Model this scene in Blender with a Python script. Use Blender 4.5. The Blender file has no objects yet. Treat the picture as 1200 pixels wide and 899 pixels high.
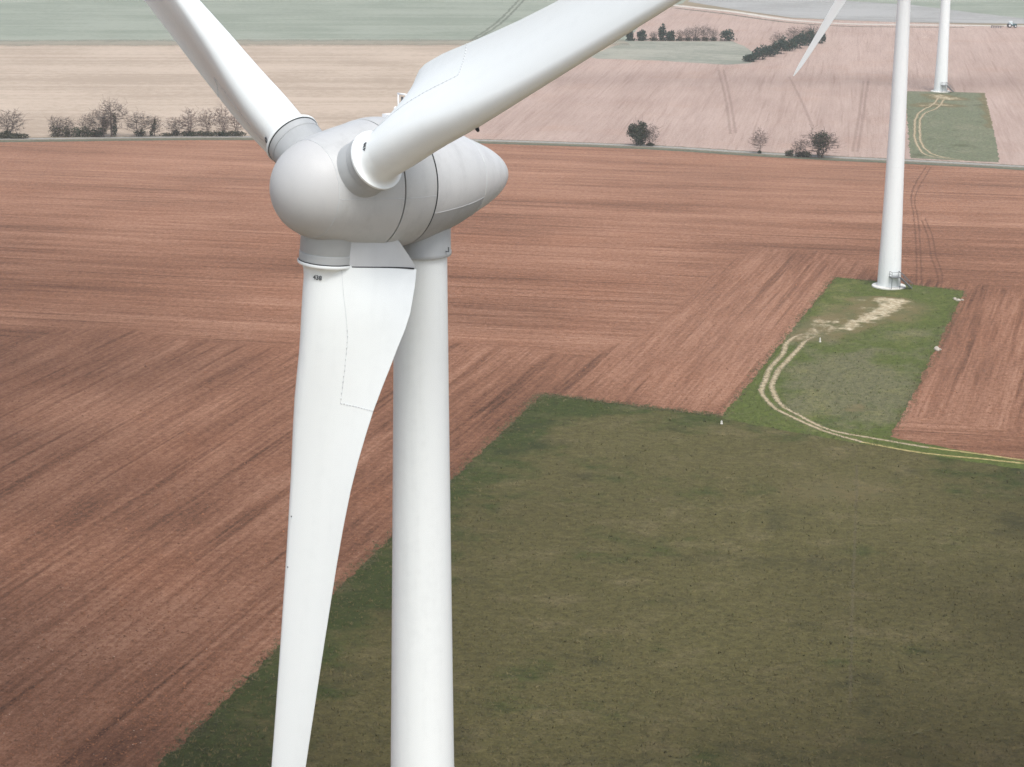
import bpy, bmesh, math, random
import numpy as np
from mathutils import Vector, Matrix
from mathutils.geometry import delaunay_2d_cdt
from mathutils import noise as mnoise

SC = bpy.context.scene
COL = SC.collection
RAD = math.radians

# ------------------------------------------------------------------ camera
F_PX, HC, PITCH, ROLL = 2480.0, 85.0, RAD(14.7), RAD(0.43)
cF = np.array([0, math.cos(PITCH), -math.sin(PITCH)])
_R = np.array([1.0, 0, 0]); _U = np.array([0, math.sin(PITCH), math.cos(PITCH)])
cR = math.cos(ROLL) * _R + math.sin(ROLL) * _U
cU = -math.sin(ROLL) * _R + math.cos(ROLL) * _U
cam_d = bpy.data.cameras.new('camera')
cam = bpy.data.objects.new('camera', cam_d); COL.objects.link(cam)
cam_d.sensor_fit = 'HORIZONTAL'; cam_d.sensor_width = 36; cam_d.lens = 36 * F_PX / 1200
cam_d.clip_start = 0.5; cam_d.clip_end = 20000
M = Matrix.Identity(4)
for i in range(3):
    M[i][0], M[i][1], M[i][2] = cR[i], cU[i], -cF[i]
M[2][3] = HC
cam.matrix_world = M
SC.camera = cam

def G(px, py):
    """where the survey pixel of the photograph lies on the ground"""
    d = cF + cR * (px - 600) / F_PX + cU * (449.5 - py) / F_PX
    k = -HC / d[2]
    return (d[0] * k, d[1] * k)

# ------------------------------------------------------------------ node helpers
def new_mat(name):
    m = bpy.data.materials.new(name); m.use_nodes = True
    nt = m.node_tree; nt.nodes.clear()
    out = nt.nodes.new('ShaderNodeOutputMaterial')
    b = nt.nodes.new('ShaderNodeBsdfPrincipled')
    nt.links.new(b.outputs[0], out.inputs[0])
    return m, nt, b, out

class NT:
    def __init__(s, nt): s.nt = nt
    def n(s, t, **kw):
        x = s.nt.nodes.new(t)
        for k, v in kw.items(): setattr(x, k, v)
        return x
    def l(s, a, b): s.nt.links.new(a, b)
    def put(s, sock, v):
        if isinstance(v, bpy.types.NodeSocket): s.l(v, sock)
        else: sock.default_value = v
    def math(s, op, a, b=0.0, c=None, clamp=False):
        x = s.n('ShaderNodeMath', operation=op, use_clamp=clamp)
        s.put(x.inputs[0], a); s.put(x.inputs[1], b)
        if c is not None: s.put(x.inputs[2], c)
        return x.outputs[0]
    def pos(s): return s.n('ShaderNodeTexCoord').outputs['Object']
    def mapping(s, v, rz=0.0, sc=(1, 1, 1), loc=(0, 0, 0)):
        r = s.n('ShaderNodeMapping', vector_type='POINT')
        r.inputs['Rotation'].default_value = (0, 0, rz); s.l(v, r.inputs['Vector'])
        x = s.n('ShaderNodeMapping', vector_type='POINT')
        x.inputs['Scale'].default_value = sc; x.inputs['Location'].default_value = loc
        s.l(r.outputs[0], x.inputs['Vector'])
        return x.outputs[0]
    def noise(s, v, scale=1.0, detail=3.0, rough=0.55, dist=0.0):
        x = s.n('ShaderNodeTexNoise'); s.l(v, x.inputs['Vector'])
        x.inputs['Scale'].default_value = scale; x.inputs['Detail'].default_value = detail
        x.inputs['Roughness'].default_value = rough; x.inputs['Distortion'].default_value = dist
        return x.outputs['Fac']
    def ss(s, v, lo, hi, a=0.0, b=1.0):
        x = s.n('ShaderNodeMapRange', interpolation_type='SMOOTHSTEP')
        s.put(x.inputs['Value'], v)
        for i, q in zip(('From Min', 'From Max', 'To Min', 'To Max'), (lo, hi, a, b)): s.put(x.inputs[i], q)
        return x.outputs[0]
    def lin(s, v, lo, hi, a=0.0, b=1.0):
        x = s.n('ShaderNodeMapRange'); s.put(x.inputs['Value'], v)
        for i, q in zip(('From Min', 'From Max', 'To Min', 'To Max'), (lo, hi, a, b)): s.put(x.inputs[i], q)
        return x.outputs[0]
    def mix(s, f, a, b, blend='MIX'):
        x = s.n('ShaderNodeMix', data_type='RGBA', blend_type=blend)
        s.put(x.inputs[0], f)
        for i, v in ((6, a), (7, b)):
            if isinstance(v, tuple): v = (*v, 1.0) if len(v) == 3 else v
            s.put(x.inputs[i], v)
        return x.outputs[2]
    def mixf(s, f, a, b):
        x = s.n('ShaderNodeMix', data_type='FLOAT')
        s.put(x.inputs[0], f); s.put(x.inputs[2], a); s.put(x.inputs[3], b)
        return x.outputs[0]
    def attr(s, name): return s.n('ShaderNodeAttribute', attribute_name=name).outputs['Fac']
    def bump(s, h, strength, dist, b):
        x = s.n('ShaderNodeBump'); x.inputs['Strength'].default_value = strength
        x.inputs['Distance'].default_value = dist; s.l(h, x.inputs['Height']); s.l(x.outputs[0], b.inputs['Normal'])

def ground_bsdf(b, rough=1.0):
    b.inputs['Roughness'].default_value = rough
    b.inputs['Specular IOR Level'].default_value = 0.08

ROW_D = RAD(90 - 16.7)      # direction of the long furrows
ROW_H = RAD(-10.4)          # direction of the headland furrows

def soil_mat(name, dark, mid, light, contrast=1.0, single=None, seed=0.0):
    """ploughed soil: streaked along the furrows; attribute head switches furrow direction"""
    m, nt, b, out = new_mat(name); k = NT(nt); ground_bsdf(b)
    p = k.pos()
    wob = k.noise(p, 0.03, 2)
    def rows(ang, loc):
        q = k.mapping(p, -ang, (1, 1, 1), (loc, loc * .7, 0))
        # across furrows is y, along is x
        broad = k.noise(k.mapping(q, 0, (.006, .085, 1)), 1, 3, .55)
        med = k.noise(k.mapping(q, 0, (.022, .38, 1)), 1, 4, .65)
        line = k.noise(k.mapping(q, 0, (.011, .55, 1), (7, 3, 0)), 1, 2, .5)
        fine = k.noise(k.mapping(q, 0, (.045, 1.45, 1)), 1, 4, .7)
        dk = k.ss(line, .58, .66)                       # scattered darker, damp furrows
        v = k.math('MULTIPLY', broad, .46)
        v = k.math('MULTIPLY_ADD', med, .46, v)
        v = k.math('MULTIPLY_ADD', fine, .62, v)
        return k.math('MULTIPLY_ADD', dk, -.13, v)
    if single is None:
        head = k.attr('head')
        hj = k.ss(k.math('ADD', head, k.math('MULTIPLY', k.math('SUBTRACT', k.noise(p, .06, 3), .5), .55)), .38, .62)
        v = k.mixf(hj, rows(ROW_D, seed), rows(ROW_H, seed + 31.7))
    else:
        v = rows(single, seed)
    big = k.noise(p, .018, 4, .55)
    clod = k.noise(p, 1.1, 5, .72)
    grain = k.noise(p, 4.5, 3, .7)
    v = k.math('MULTIPLY_ADD', big, .45, v)
    v = k.math('MULTIPLY_ADD', clod, .80, v)
    v = k.math('MULTIPLY_ADD', grain, .70, v)
    w = .42 / contrast
    t = k.lin(v, 1.715 - w, 1.715 + w)
    r = k.n('ShaderNodeValToRGB'); k.l(t, r.inputs[0])
    e = r.color_ramp.elements
    e[0].position = 0; e[0].color = (*dark, 1); e[1].position = 1; e[1].color = (*light, 1)
    x = r.color_ramp.elements.new(.5); x.color = (*mid, 1)
    c = r.outputs[0]
    hue = k.noise(p, .035, 3)
    c = k.mix(k.ss(hue, .5, .75, 0, .35), c, k.mix(1.0, c, (1.0, .88, .78), 'MULTIPLY'))
    # darkening painted into the soil, mainly corner vignette, read from the mesh
    c = k.mix(k.math('MULTIPLY', k.attr('painted_dark'), k.lin(k.noise(p, .03, 3), .3, .7, .6, 1.0)), c, k.mix(1.0, c, (.22, .19, .175), 'MULTIPLY'))
    # haze put into the far soil's colour, plus a pale patch at right
    c = k.mix(k.math('MULTIPLY', k.attr('painted_pale'), k.lin(k.noise(p, .05, 3), .3, .7, .6, 1.0)), c, (.45, .275, .195))
    st = k.n('ShaderNodeTexVoronoi'); k.l(p, st.inputs['Vector']); st.inputs['Scale'].default_value = 1.3
    stone = k.ss(st.outputs['Distance'], .055, .10, 1.0, 0.0)
    c = k.mix(k.math('MULTIPLY', stone, k.ss(k.noise(p, .4, 2), .52, .62, 0, .8)), c, (.52, .46, .38))
    k.l(c, b.inputs['Base Color'])
    k.bump(k.math('ADD', clod, k.math('MULTIPLY', v, .9)), .8, .4, b)
    return m

def grass_mat(name, green, brown, straw, bias=.5, aniso=ROW_H, dark=(.045, .05, .02)):
    m, nt, b, out = new_mat(name); k = NT(nt); ground_bsdf(b)
    p = k.pos()
    q = k.mapping(p, -aniso, (.85, 1, 1))
    a1 = k.noise(q, .05, 4, .6); a2 = k.noise(q, .22, 4, .62); a3 = k.noise(q, 1.0, 4, .7); a4 = k.noise(p, 3.6, 3, .7)
    edge = k.attr('edge')
    gsel = k.math('ADD', k.math('MULTIPLY', a1, 1.0), k.math('MULTIPLY', a2, .6))
    gsel = k.math('ADD', gsel, k.math('MULTIPLY', edge, .38))
    c = k.mix(k.ss(gsel, .62 + bias * .45, .86 + bias * .45), brown, green)
    c = k.mix(k.ss(k.noise(k.mapping(q, 0, (1, 1, 1), (50, 20, 0)), .13, 5, .65), .50, .74, 0, .55), c, straw)
    c = k.mix(k.ss(k.noise(k.mapping(q, 0, (1, 1, 1), (-40, 9, 0)), .09, 4, .6), .56, .72, 0, .55), c, dark)
    v = k.math('MULTIPLY_ADD', a3, 1.1, k.math('MULTIPLY', a4, 1.0))
    f = k.lin(v, .60, 1.50, .30, 1.70)
    g = k.n('ShaderNodeCombineColor')
    for i in range(3): k.l(f, g.inputs[i])
    c = k.mix(1.0, c, g.outputs[0], 'MULTIPLY')
    bare = k.attr('bare')
    bn = k.math('ADD', bare, k.math('MULTIPLY', k.math('SUBTRACT', k.noise(q, .45, 5, .7), .5), 1.3))
    c = k.mix(k.ss(bare, .08, .30, 0, .75), c, k.mix(k.ss(a2, .4, .6), (.165, .125, .060), (.125, .110, .052)))
    c = k.mix(k.ss(bn, .40, .80, 0, .9), c, k.mix(k.ss(a3, .35, .65), (.34, .27, .16), (.58, .50, .36)))
    c = k.mix(k.math('MULTIPLY', k.attr('painted_dark'), k.lin(k.noise(p, .03, 3), .3, .7, .6, 1.0)), c, k.mix(1.0, c, (.20, .165, .12), 'MULTIPLY'))  # corner vignette painted into the grass colour
    k.l(c, b.inputs['Base Color'])
    k.bump(v, .55, .3, b)
    return m

def far_mat(name, c1, c2, ang, along=.01, across=.25, grain=.35):
    m, nt, b, out = new_mat(name); k = NT(nt); ground_bsdf(b)
    p = k.pos(); q = k.mapping(p, -ang)
    n1 = k.noise(k.mapping(q, 0, (along, across, 1)), 1, 4, .6)
    n2 = k.noise(p, .02, 4, .55); n3 = k.noise(p, grain, 5, .7); n4 = k.noise(p, 2.2, 2, .6)
    n5 = k.noise(k.mapping(q, 0, (along * .5, across * .2, 1)), 1, 3, .6)
    v = k.math('ADD', k.math('ADD', n1, n2), k.math('ADD', k.math('MULTIPLY', n3, 1.1), k.math('MULTIPLY', n4, .6)))
    v = k.math('MULTIPLY_ADD', n5, .8, v)
    c = k.mix(k.ss(v, 1.95, 2.55), c1, c2)
    k.l(c, b.inputs['Base Color']); k.bump(n3, .4, .4, b)
    return m

def patch_mat(name, c1, c2, lo=.35, hi=.65, nscale=.6, alpha=1.0):
    """a worn strip whose ragged edge follows attribute fade and noise"""
    m, nt, b, out = new_mat(name); k = NT(nt); ground_bsdf(b)
    p = k.pos()
    c = k.mix(k.ss(k.noise(p, 1.2, 4, .7), .35, .65), c1, c2)
    k.l(c, b.inputs['Base Color'])
    f = k.math('ADD', k.attr('fade'), k.math('MULTIPLY', k.math('SUBTRACT', k.noise(p, nscale, 4, .7), .5), 1.2))
    k.l(k.ss(f, lo, hi, 0, alpha), b.inputs['Alpha'])
    return m

def paint_mat(name, col, rough=.42, dirt=.10, streak=True, coat=0.0):
    m, nt, b, out = new_mat(name); k = NT(nt)
    p = k.pos()
    n1 = k.noise(k.mapping(p, 0, (1.6, 1.6, .12)), 1, 4, .6)
    n2 = k.noise(p, 2.2, 5, .65)
    f = k.math('MULTIPLY', k.ss(k.math('ADD', k.math('MULTIPLY', n1, .6), k.math('MULTIPLY', n2, .4)), .45, .75), dirt)
    dirtc = tuple(c * .62 for c in col)
    k.l(k.mix(f, tuple(col), dirtc), b.inputs['Base Color'])
    k.l(k.lin(n2, .3, .7, rough - .06, rough + .1), b.inputs['Roughness'])
    b.inputs['Specular IOR Level'].default_value = .4
    return m

def plain_mat(name, col, rough=.6, var=.25, scale=3.0, metal=0.0):
    m, nt, b, out = new_mat(name); k = NT(nt)
    n1 = k.noise(k.pos(), scale, 4, .6)
    k.l(k.mix(k.ss(n1, .3, .7), tuple(c * (1 - var) for c in col), tuple(min(1, c * (1 + var)) for c in col)), b.inputs['Base Color'])
    b.inputs['Roughness'].default_value = rough; b.inputs['Metallic'].default_value = metal
    b.inputs['Specular IOR Level'].default_value = .25
    return m

# ------------------------------------------------------------------ object helpers
def mesh_obj(name, verts, faces, mat, parent=None, smooth=False, attrs=None, auto=None):
    me = bpy.data.meshes.new(name)
    me.from_pydata([tuple(map(float, v)) for v in verts], [], [tuple(map(int, f)) for f in faces])
    me.update()
    if attrs:
        for kname, vals in attrs.items():
            at = me.attributes.new(kname, 'FLOAT', 'POINT'); at.data.foreach_set('value', np.asarray(vals, dtype=np.float32))
    if smooth: me.polygons.foreach_set('use_smooth', [True] * len(me.polygons))
    if isinstance(mat, (list, tuple)):
        for q in mat: me.materials.append(q)
    elif mat: me.materials.append(mat)
    o = bpy.data.objects.new(name, me); COL.objects.link(o)
    if parent: o.parent = parent
    if auto is not None:
        me.polygons.foreach_set('use_smooth', [True] * len(me.polygons))
        try: me.set_sharp_from_angle(angle=RAD(auto))
        except Exception: pass
    return o

def tag(o, label=None, cat=None, group=None, kind=None):
    for a_, v in (('label', label), ('category', cat), ('group', group), ('kind', kind)):
        if v: o[a_] = v
    return o

def empty(name, loc, rz, label, cat, group=None):
    o = bpy.data.objects.new(name, None); COL.objects.link(o)
    o.empty_display_size = .5
    o.location = loc; o.rotation_euler = (0, 0, rz)
    return tag(o, label, cat, group)

class MB:
    """collects simple solids into one mesh"""
    def __init__(s): s.v = []; s.f = []
    def add(s, v, f):
        o = len(s.v); s.v += [tuple(q) for q in v]; s.f += [tuple(i + o for i in g) for g in f]
    def box(s, c, size, rz=0.0, mtx=None):
        x, y, z = (q / 2 for q in size)
        vs = [Vector((sx * x, sy * y, sz * z)) for sz in (-1, 1) for sy in (-1, 1) for sx in (-1, 1)]
        r = mtx if mtx is not None else Matrix.Rotation(rz, 3, 'Z')
        s.add([r @ q + Vector(c) for q in vs], [(0, 2, 3, 1), (4, 5, 7, 6), (0, 1, 5, 4), (2, 6, 7, 3), (0, 4, 6, 2), (1, 3, 7, 5)])
    def tube(s, pts, radii, n=8, caps=True):
        pts = [Vector(p) for p in pts]; rings = []
        ref = None
        for i, p in enumerate(pts):
            d = (pts[min(i + 1, len(pts) - 1)] - pts[max(i - 1, 0)]).normalized()
            if ref is None:
                ref = d.orthogonal().normalized()
            ref = (ref - d * ref.dot(d)).normalized()
            b = d.cross(ref)
            r = radii[i] if isinstance(radii, (list, tuple)) else radii
            rings.append([p + (ref * math.cos(t) + b * math.sin(t)) * r for t in [2 * math.pi * j / n for j in range(n)]])
        v = [q for r in rings for q in r]; f = []
        for i in range(len(rings) - 1):
            for j in range(n):
                f.append((i * n + j, i * n + (j + 1) % n, (i + 1) * n + (j + 1) % n, (i + 1) * n + j))
        if caps:
            f.append(tuple(range(n))[::-1]); f.append(tuple(range((len(rings) - 1) * n, len(rings) * n)))
        s.add(v, f)
    def lathe(s, prof, n=96, org=(0, 0, 0), axis=(0, 0, 1), a0=0.0, a1=2 * math.pi, xref=None):
        """prof = [(t along axis, radius)]"""
        ax = Vector(axis).normalized(); xr = Vector(xref) if xref is not None else ax.orthogonal()
        xr = (xr - ax * xr.dot(ax)).normalized(); yr = ax.cross(xr); O = Vector(org)
        full = abs(a1 - a0 - 2 * math.pi) < 1e-6
        cnt = n if full else n + 1; v = []; f = []
        for t, r in prof:
            for j in range(cnt):
                th = a0 + (a1 - a0) * j / n
                v.append(O + ax * t + (xr * math.cos(th) + yr * math.sin(th)) * r)
        for i in range(len(prof) - 1):
            for j in range(n):
                f.append((i * cnt + j, i * cnt + (j + 1) % cnt, (i + 1) * cnt + (j + 1) % cnt, (i + 1) * cnt + j))
        s.add(v, f)
    def build(s, name, mat, parent=None, auto=None, smooth=False):
        return mesh_obj(name, s.v, s.f, mat, parent, smooth, auto=auto)

def pchip(xs, ys, q):
    """monotone cubic through the survey knots"""
    xs = np.asarray(xs, float); ys = np.asarray(ys, float); q = np.asarray(q, float)
    h = np.diff(xs); d = np.diff(ys) / h; m = np.zeros(len(xs))
    m[0], m[-1] = d[0], d[-1]
    for i in range(1, len(xs) - 1):
        if d[i - 1] * d[i] > 0:
            w1 = 2 * h[i] + h[i - 1]; w2 = h[i] + 2 * h[i - 1]
            m[i] = (w1 + w2) / (w1 / d[i - 1] + w2 / d[i])
    i = np.clip(np.searchsorted(xs, q) - 1, 0, len(xs) - 2)
    t = np.clip((q - xs[i]) / h[i], 0, 1)
    return ((1 + 2 * t) * (1 - t) ** 2 * ys[i] + t * (1 - t) ** 2 * h[i] * m[i] + t * t * (3 - 2 * t) * ys[i + 1] + t * t * (t - 1) * h[i] * m[i + 1])

# ------------------------------------------------------------------ materials
W_BLADE = paint_mat('white_blade_paint', (.785, .82, .81), .38, .12)
W_TOWER = paint_mat('white_tower_paint', (.785, .82, .81), .42, .20)
W_RIM = paint_mat('white_flange_paint', (.82, .83, .83), .35, .05)
G_NAC = paint_mat('light_grey_nacelle_paint', (.55, .56, .56), .40, .40)
G_HUB = paint_mat('grey_hub_paint', (.475, .485, .48), .40, .42)
G_FAIR = paint_mat('grey_fairing_paint', (.50, .515, .52), .4, .2)
G_NOSE = paint_mat('pale_nose_paint', (.475, .48, .475), .48, .14)
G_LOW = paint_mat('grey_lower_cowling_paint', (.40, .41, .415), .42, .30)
G_COL = paint_mat('grey_collar_paint', (.39, .405, .405), .4, .30)
DARK = plain_mat('dark_rubber', (.02, .022, .024), .7)
SEAM = plain_mat('grey_sealant', (.58, .61, .62), .7, .15)
SEAM_D = plain_mat('dark_metal_dot', (.15, .16, .17), .6, .1)
SEAM_L = plain_mat('pale_sealant', (.52, .54, .55), .7, .10)
STEEL = plain_mat('galvanised_steel', (.16, .17, .175), .5, .2, 4, .3)
CONC = plain_mat('pale_concrete', (.62, .61, .57), .9, .12, 1.5)
INK = plain_mat('dark_lettering', (.06, .068, .075), .6, .1)

# ------------------------------------------------------------------ wind turbine (local frame: nose towards -Y)
TILT = 0.0461
HUB = Vector((0, -4.395 * math.cos(TILT), 71.9957))
AX = Vector((0, -math.cos(TILT), math.sin(TILT)))
WV = Vector((1, 0, 0)); UV = WV.cross(AX)
if UV.z < 0: UV = -UV
CONE = 0.0138
KT = [2.4506, 1.3166, 0.1826, -0.9513, -2.0853, -3.2193, -4.3533, -5.4872, -6.6212, -7.7552, -8.8892]
KRAD = [0, 1.7502, 2.0727, 2.3164, 2.5262, 2.4364, 2.2509, 1.972, 1.5527, 1.1037, 0]
def egg(t):
    """radius of the egg-shaped housing at distance t ahead of the rotor plane"""
    t = np.atleast_1d(np.asarray(t, float))
    x = -t; kx = [-q for q in KT]
    r = np.sqrt(np.maximum(0, pchip(kx, [q * q for q in KRAD], x)))
    # the nose is a spherical cap, the tail a blunt round point
    nose = np.sqrt(np.maximum(0, 1.872 ** 2 - (t - .578) ** 2))
    s = np.clip((t - .95) / .5, 0, 1); s = s * s * (3 - 2 * s)
    return r * (1 - s) + nose * s

def egg_ring(mb, ts, off=0.0, n=96, a0=0.0, a1=2 * math.pi):
    mb.lathe([(t, max(1e-3, r + off)) for t, r in zip(ts, egg(ts))], n, HUB, AX, a0, a1, xref=UV)

def surf(t, th, off=0.0):
    yr = AX.cross(UV)
    return HUB + AX * t + (UV * math.cos(th) + yr * math.sin(th)) * (float(egg(t)[0]) + off)

def seam_strip(name, pts, mat, parent, r=.02):
    mb = MB(); mb.tube(pts, r, 5); return mb.build(name, mat, parent, smooth=True)

KR = [2.87, 4.2, 6, 8.5, 12, 17, 24, 31, 36, 38.0]
TAU = [RAD(q) for q in (48.6, 34.6, 27.1, 20.4, 14.6, 11.5, 5.0, 2.0, 0.5, 0)]
XL = [0.834, .856, .835, .925, .878, .806, .70, .50, .33, .08]
XT = [3.365, 3.371, 2.997, 2.372, 1.787, 1.386, 1.05, .75, .45, .10]
THK = [1.70, 1.70, 1.52, 1.15, .75, .5, .32, .2, .12, .05]
BEND = 0.00103
NS = 13
def blade_section(r, front=0.0):
    """closed outline in the blade frame: X to the leading edge, -Y upwind, Z outwards"""
    tau = float(pchip(KR, TAU, [r])[0]); xl = float(pchip(KR, XL, [r])[0])
    xt = float(pchip(KR, XT, [r])[0]); rho = float(pchip(KR, THK, [r])[0]) / 2
    cx = xl - rho; L = cx + xt
    pts = []
    # suction side (downwind), trailing edge to nose; then pressure side (upwind) back again
    for i in range(NS):
        s = 1 - i / NS
        pts.append((cx - s * L, rho * (1 - s ** 1.35) * (1 - .25 * s) + .012))
    for i in range(17):
        th = math.pi / 2 - math.pi * i / 16
        k = 1.0
        pts.append((cx + rho * math.cos(th) * k, rho * math.sin(th)))
    for i in range(1, NS + 1):
        s = i / NS
        pts.append((cx - s * L, -rho * ((1 - s) ** 2 * (1 + 2 * s)) * .98 - .012 + .0 * s))
    out = []
    b = BEND * max(0, r - 2.95) ** 2
    e1 = (math.cos(tau), -math.sin(tau)); e2 = (math.sin(tau), math.cos(tau))
    for x, y in pts:
        out.append(Vector((e1[0] * x + e2[0] * y, e1[1] * x + e2[1] * y - b, r)))
    return out
def blade_pt(r, s, off=.0):
    """point on the upwind face, s = 0 at the spar, 1 at the trailing edge"""
    tau = float(pchip(KR, TAU, [r])[0]); xl = float(pchip(KR, XL, [r])[0])
    xt = float(pchip(KR, XT, [r])[0]); rho = float(pchip(KR, THK, [r])[0]) / 2
    cx = xl - rho; L = cx + xt
    if s >= 0: x, y = cx - s * L, -rho * ((1 - s) ** 2 * (1 + 2 * s)) * .98 - .012 - off
    else:
        x = cx - s * rho; y = -math.sqrt(max(0, rho * rho - (s * rho) ** 2)) - off
    b = BEND * max(0, r - 2.95) ** 2
    return Vector((math.cos(tau) * x + math.sin(tau) * y, -math.sin(tau) * x + math.cos(tau) * y - b, r))

def blade_frame(az):
    d = (WV * math.cos(az) + UV * math.sin(az)) * math.cos(CONE) + AX * math.sin(CONE)
    tg = WV * math.sin(az) - UV * math.cos(az)
    y = d.cross(tg).normalized(); tg = y.cross(d)
    m = Matrix.Identity(4)
    for i in range(3): m[i][0], m[i][1], m[i][2], m[i][3] = tg[i], y[i], d[i], HUB[i]
    return m

def loft(secs, cap0=True, cap1=True):
    n = len(secs[0]); v = [q for s_ in secs for q in s_]; f = []
    for i in range(len(secs) - 1):
        for j in range(n):
            f.append((i * n + j, i * n + (j + 1) % n, (i + 1) * n + (j + 1) % n, (i + 1) * n + j))
    if cap0: f.append(tuple(range(n))[::-1])
    if cap1: f.append(tuple(range((len(secs) - 1) * n, len(secs) * n)))
    return v, f

def text_mesh(txt, size):
    """lettering as real thin geometry, returned as verts and faces in the XY plane"""
    cu = bpy.data.curves.new('lettering', 'FONT'); cu.body = txt; cu.size = size
    cu.align_x = 'CENTER'; cu.align_y = 'CENTER'; cu.extrude = .004; cu.offset = size * .025
    o = bpy.data.objects.new('lettering', cu); COL.objects.link(o)
    dg = bpy.context.evaluated_depsgraph_get()
    me = bpy.data.meshes.new_from_object(o.evaluated_get(dg))
    v = [q.co.copy() for q in me.vertices]; f = [tuple(p.vertices) for p in me.polygons]
    bpy.data.objects.remove(o); bpy.data.meshes.remove(me); bpy.data.curves.remove(cu)
    return v, f

def make_blade(root):
    rs = [2.87, 2.9, 3.0, 3.2, 3.5, 3.9, 4.4, 5, 5.7, 6.5, 7.3, 8.2, 9.2, 10.3, 11.5, 13, 14.5, 16, 18, 20, 22, 24, 26, 28, 30, 32, 34, 35.5, 36.6, 37.4, 37.8, 38]
    v, f = loft([blade_section(r) for r in rs])
    bl = mesh_obj('blade', v, f, W_BLADE, root, auto=42)
    # flange: white rim plate with a concave fillet up to the round blade neck
    mb = MB(); c = .12
    prof = [(2.80, 1.02), (2.80, 1.115), (2.815, 1.125), (2.895, 1.125), (2.91, 1.115), (2.92, 1.06), (2.95, .99), (3.02, .925), (3.15, .88), (3.4, .853), (3.6, .84)]
    mb.lathe(prof, 72, (0, 0, 0), (0, 0, 1)); mb.build('flange', W_BLADE, bl, auto=35)
    mb = MB(); mb.lathe([(2.775, 1.0), (2.775, 1.09), (2.80, 1.09), (2.80, 1.0)], 72); mb.build('gasket', DARK, bl, auto=35)
    mb = MB()
    mb.lathe([(1.2, 1.06), (2.44, 1.06), (2.455, 1.05), (2.47, 1.075), (2.76, 1.075), (2.775, 1.06), (2.775, .9)], 72)
    mb.build('root_collar', G_COL, bl, auto=35)
    # fixed fairing that carries the tail of the blade in to the hub
    secs = []
    for r in (1.35, 1.9, 2.3, 2.6, 2.825):
        full = blade_section(2.87); k = (r - 1.35) / (2.825 - 1.35)
        q = []
        tau = TAU[0]
        for p in full:
            x = math.cos(tau) * p.x - math.sin(tau) * p.y; y = math.sin(tau) * p.x + math.cos(tau) * p.y
            if x < -.2: x = -.2 + (x + .2) * (.60 + .40 * k ** .8); y *= 1.0
            x2 = min(x, -.35); y = y * .93
            q.append(Vector((math.cos(tau) * x2 + math.sin(tau) * y, -math.sin(tau) * x2 + math.cos(tau) * y, r)))
        secs.append(q)
    v, f = loft(secs); mesh_obj('root_fairing', v, f, G_FAIR, bl, auto=42)
    lip = []
    for r in (2.82, 2.872):
        c_ = sum(secs[-1], Vector()) / len(secs[-1]); lip.append([Vector((c_.x + (p.x - c_.x) * .985, c_.y + (p.y - c_.y) * .94, r)) for p in secs[-1]])
    v, f = loft(lip); mesh_obj('gap_seal', v, f, DARK, bl)
    # taped joint of the removable tail piece, stitched line
    dots = MB()
    path = [blade_pt(r, s_, .002) for r, s_ in zip(np.linspace(2.95, 8.1, 70), np.interp(np.linspace(2.95, 8.1, 70), [2.95, 4, 5.5, 8.1], [.17, .27, .40, .53]))]
    dots.tube(path, .008, 5)
    end = [blade_pt(8.1 + .12 * q, .53 + (1.0 - .53) * q, .004) for q in np.linspace(0, 1, 24)]
    for i in range(0, 23, 2): dots.tube(end[i:i + 2], .02, 5)
    for i in range(30, 69, 3): dots.tube(path[i:i + 2], .018, 5)
    dots.build('joint_seam', SEAM, bl, smooth=True)
    if True:
        st = MB(); xl = blade_section(8.4)[NS + 5]
        st.tube([xl + Vector((-.06, 0, 0)), xl + Vector((.05, 0, 0)), xl + Vector((.13, 0, .02))], [.07, .07, .045], 10)
        st.build('drain_nozzle', DARK, bl, smooth=True)
        for r in (13.0, 15.1):
            rc = MB()
            c0 = blade_pt(r, -.1, .0); rc.lathe([(-.02, .032), (.012, .032), (.012, .001)], 12, c0, (0, -1, 0))
            rc.build('lightning_receptor', SEAM_D, bl)
    # painted number
    v, f = text_mesh('438', .23)
    tau = TAU[0]
    c0 = blade_pt(3.32, -.28, .012)
    n = (blade_pt(3.32, -.28, .10) - c0)
    nrm = Vector((-math.sin(RAD(45)) * 0 + c0.x - 0, c0.y, 0)).normalized()
    up = Vector((0, 0, -1)); rt = up.cross(nrm).normalized()
    # lettering stands upright on a hanging blade and wraps onto the round neck
    cxr = float(np.hypot(c0.x, c0.y)); vv = []
    a0 = math.atan2(c0.y, c0.x)
    rho = float(pchip(KR, THK, [3.32])[0]) / 2; xl = float(pchip(KR, XL, [3.32])[0]); tl = float(pchip(KR, TAU, [3.32])[0])
    cc = Vector((math.cos(tl) * (xl - rho), -math.sin(tl) * (xl - rho), 0))
    aa = math.atan2(c0.y - cc.y, c0.x - cc.x)
    for p in v:
        th = aa + (-p.x) / rho * -1.0 * -1.0
        rr = rho + .03 + p.z
        vv.append(cc + Vector((math.cos(th) * rr, math.sin(th) * rr, 3.32 - p.y)))
    mesh_obj('blade_number', vv, f, INK, bl)
    return bl

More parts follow.
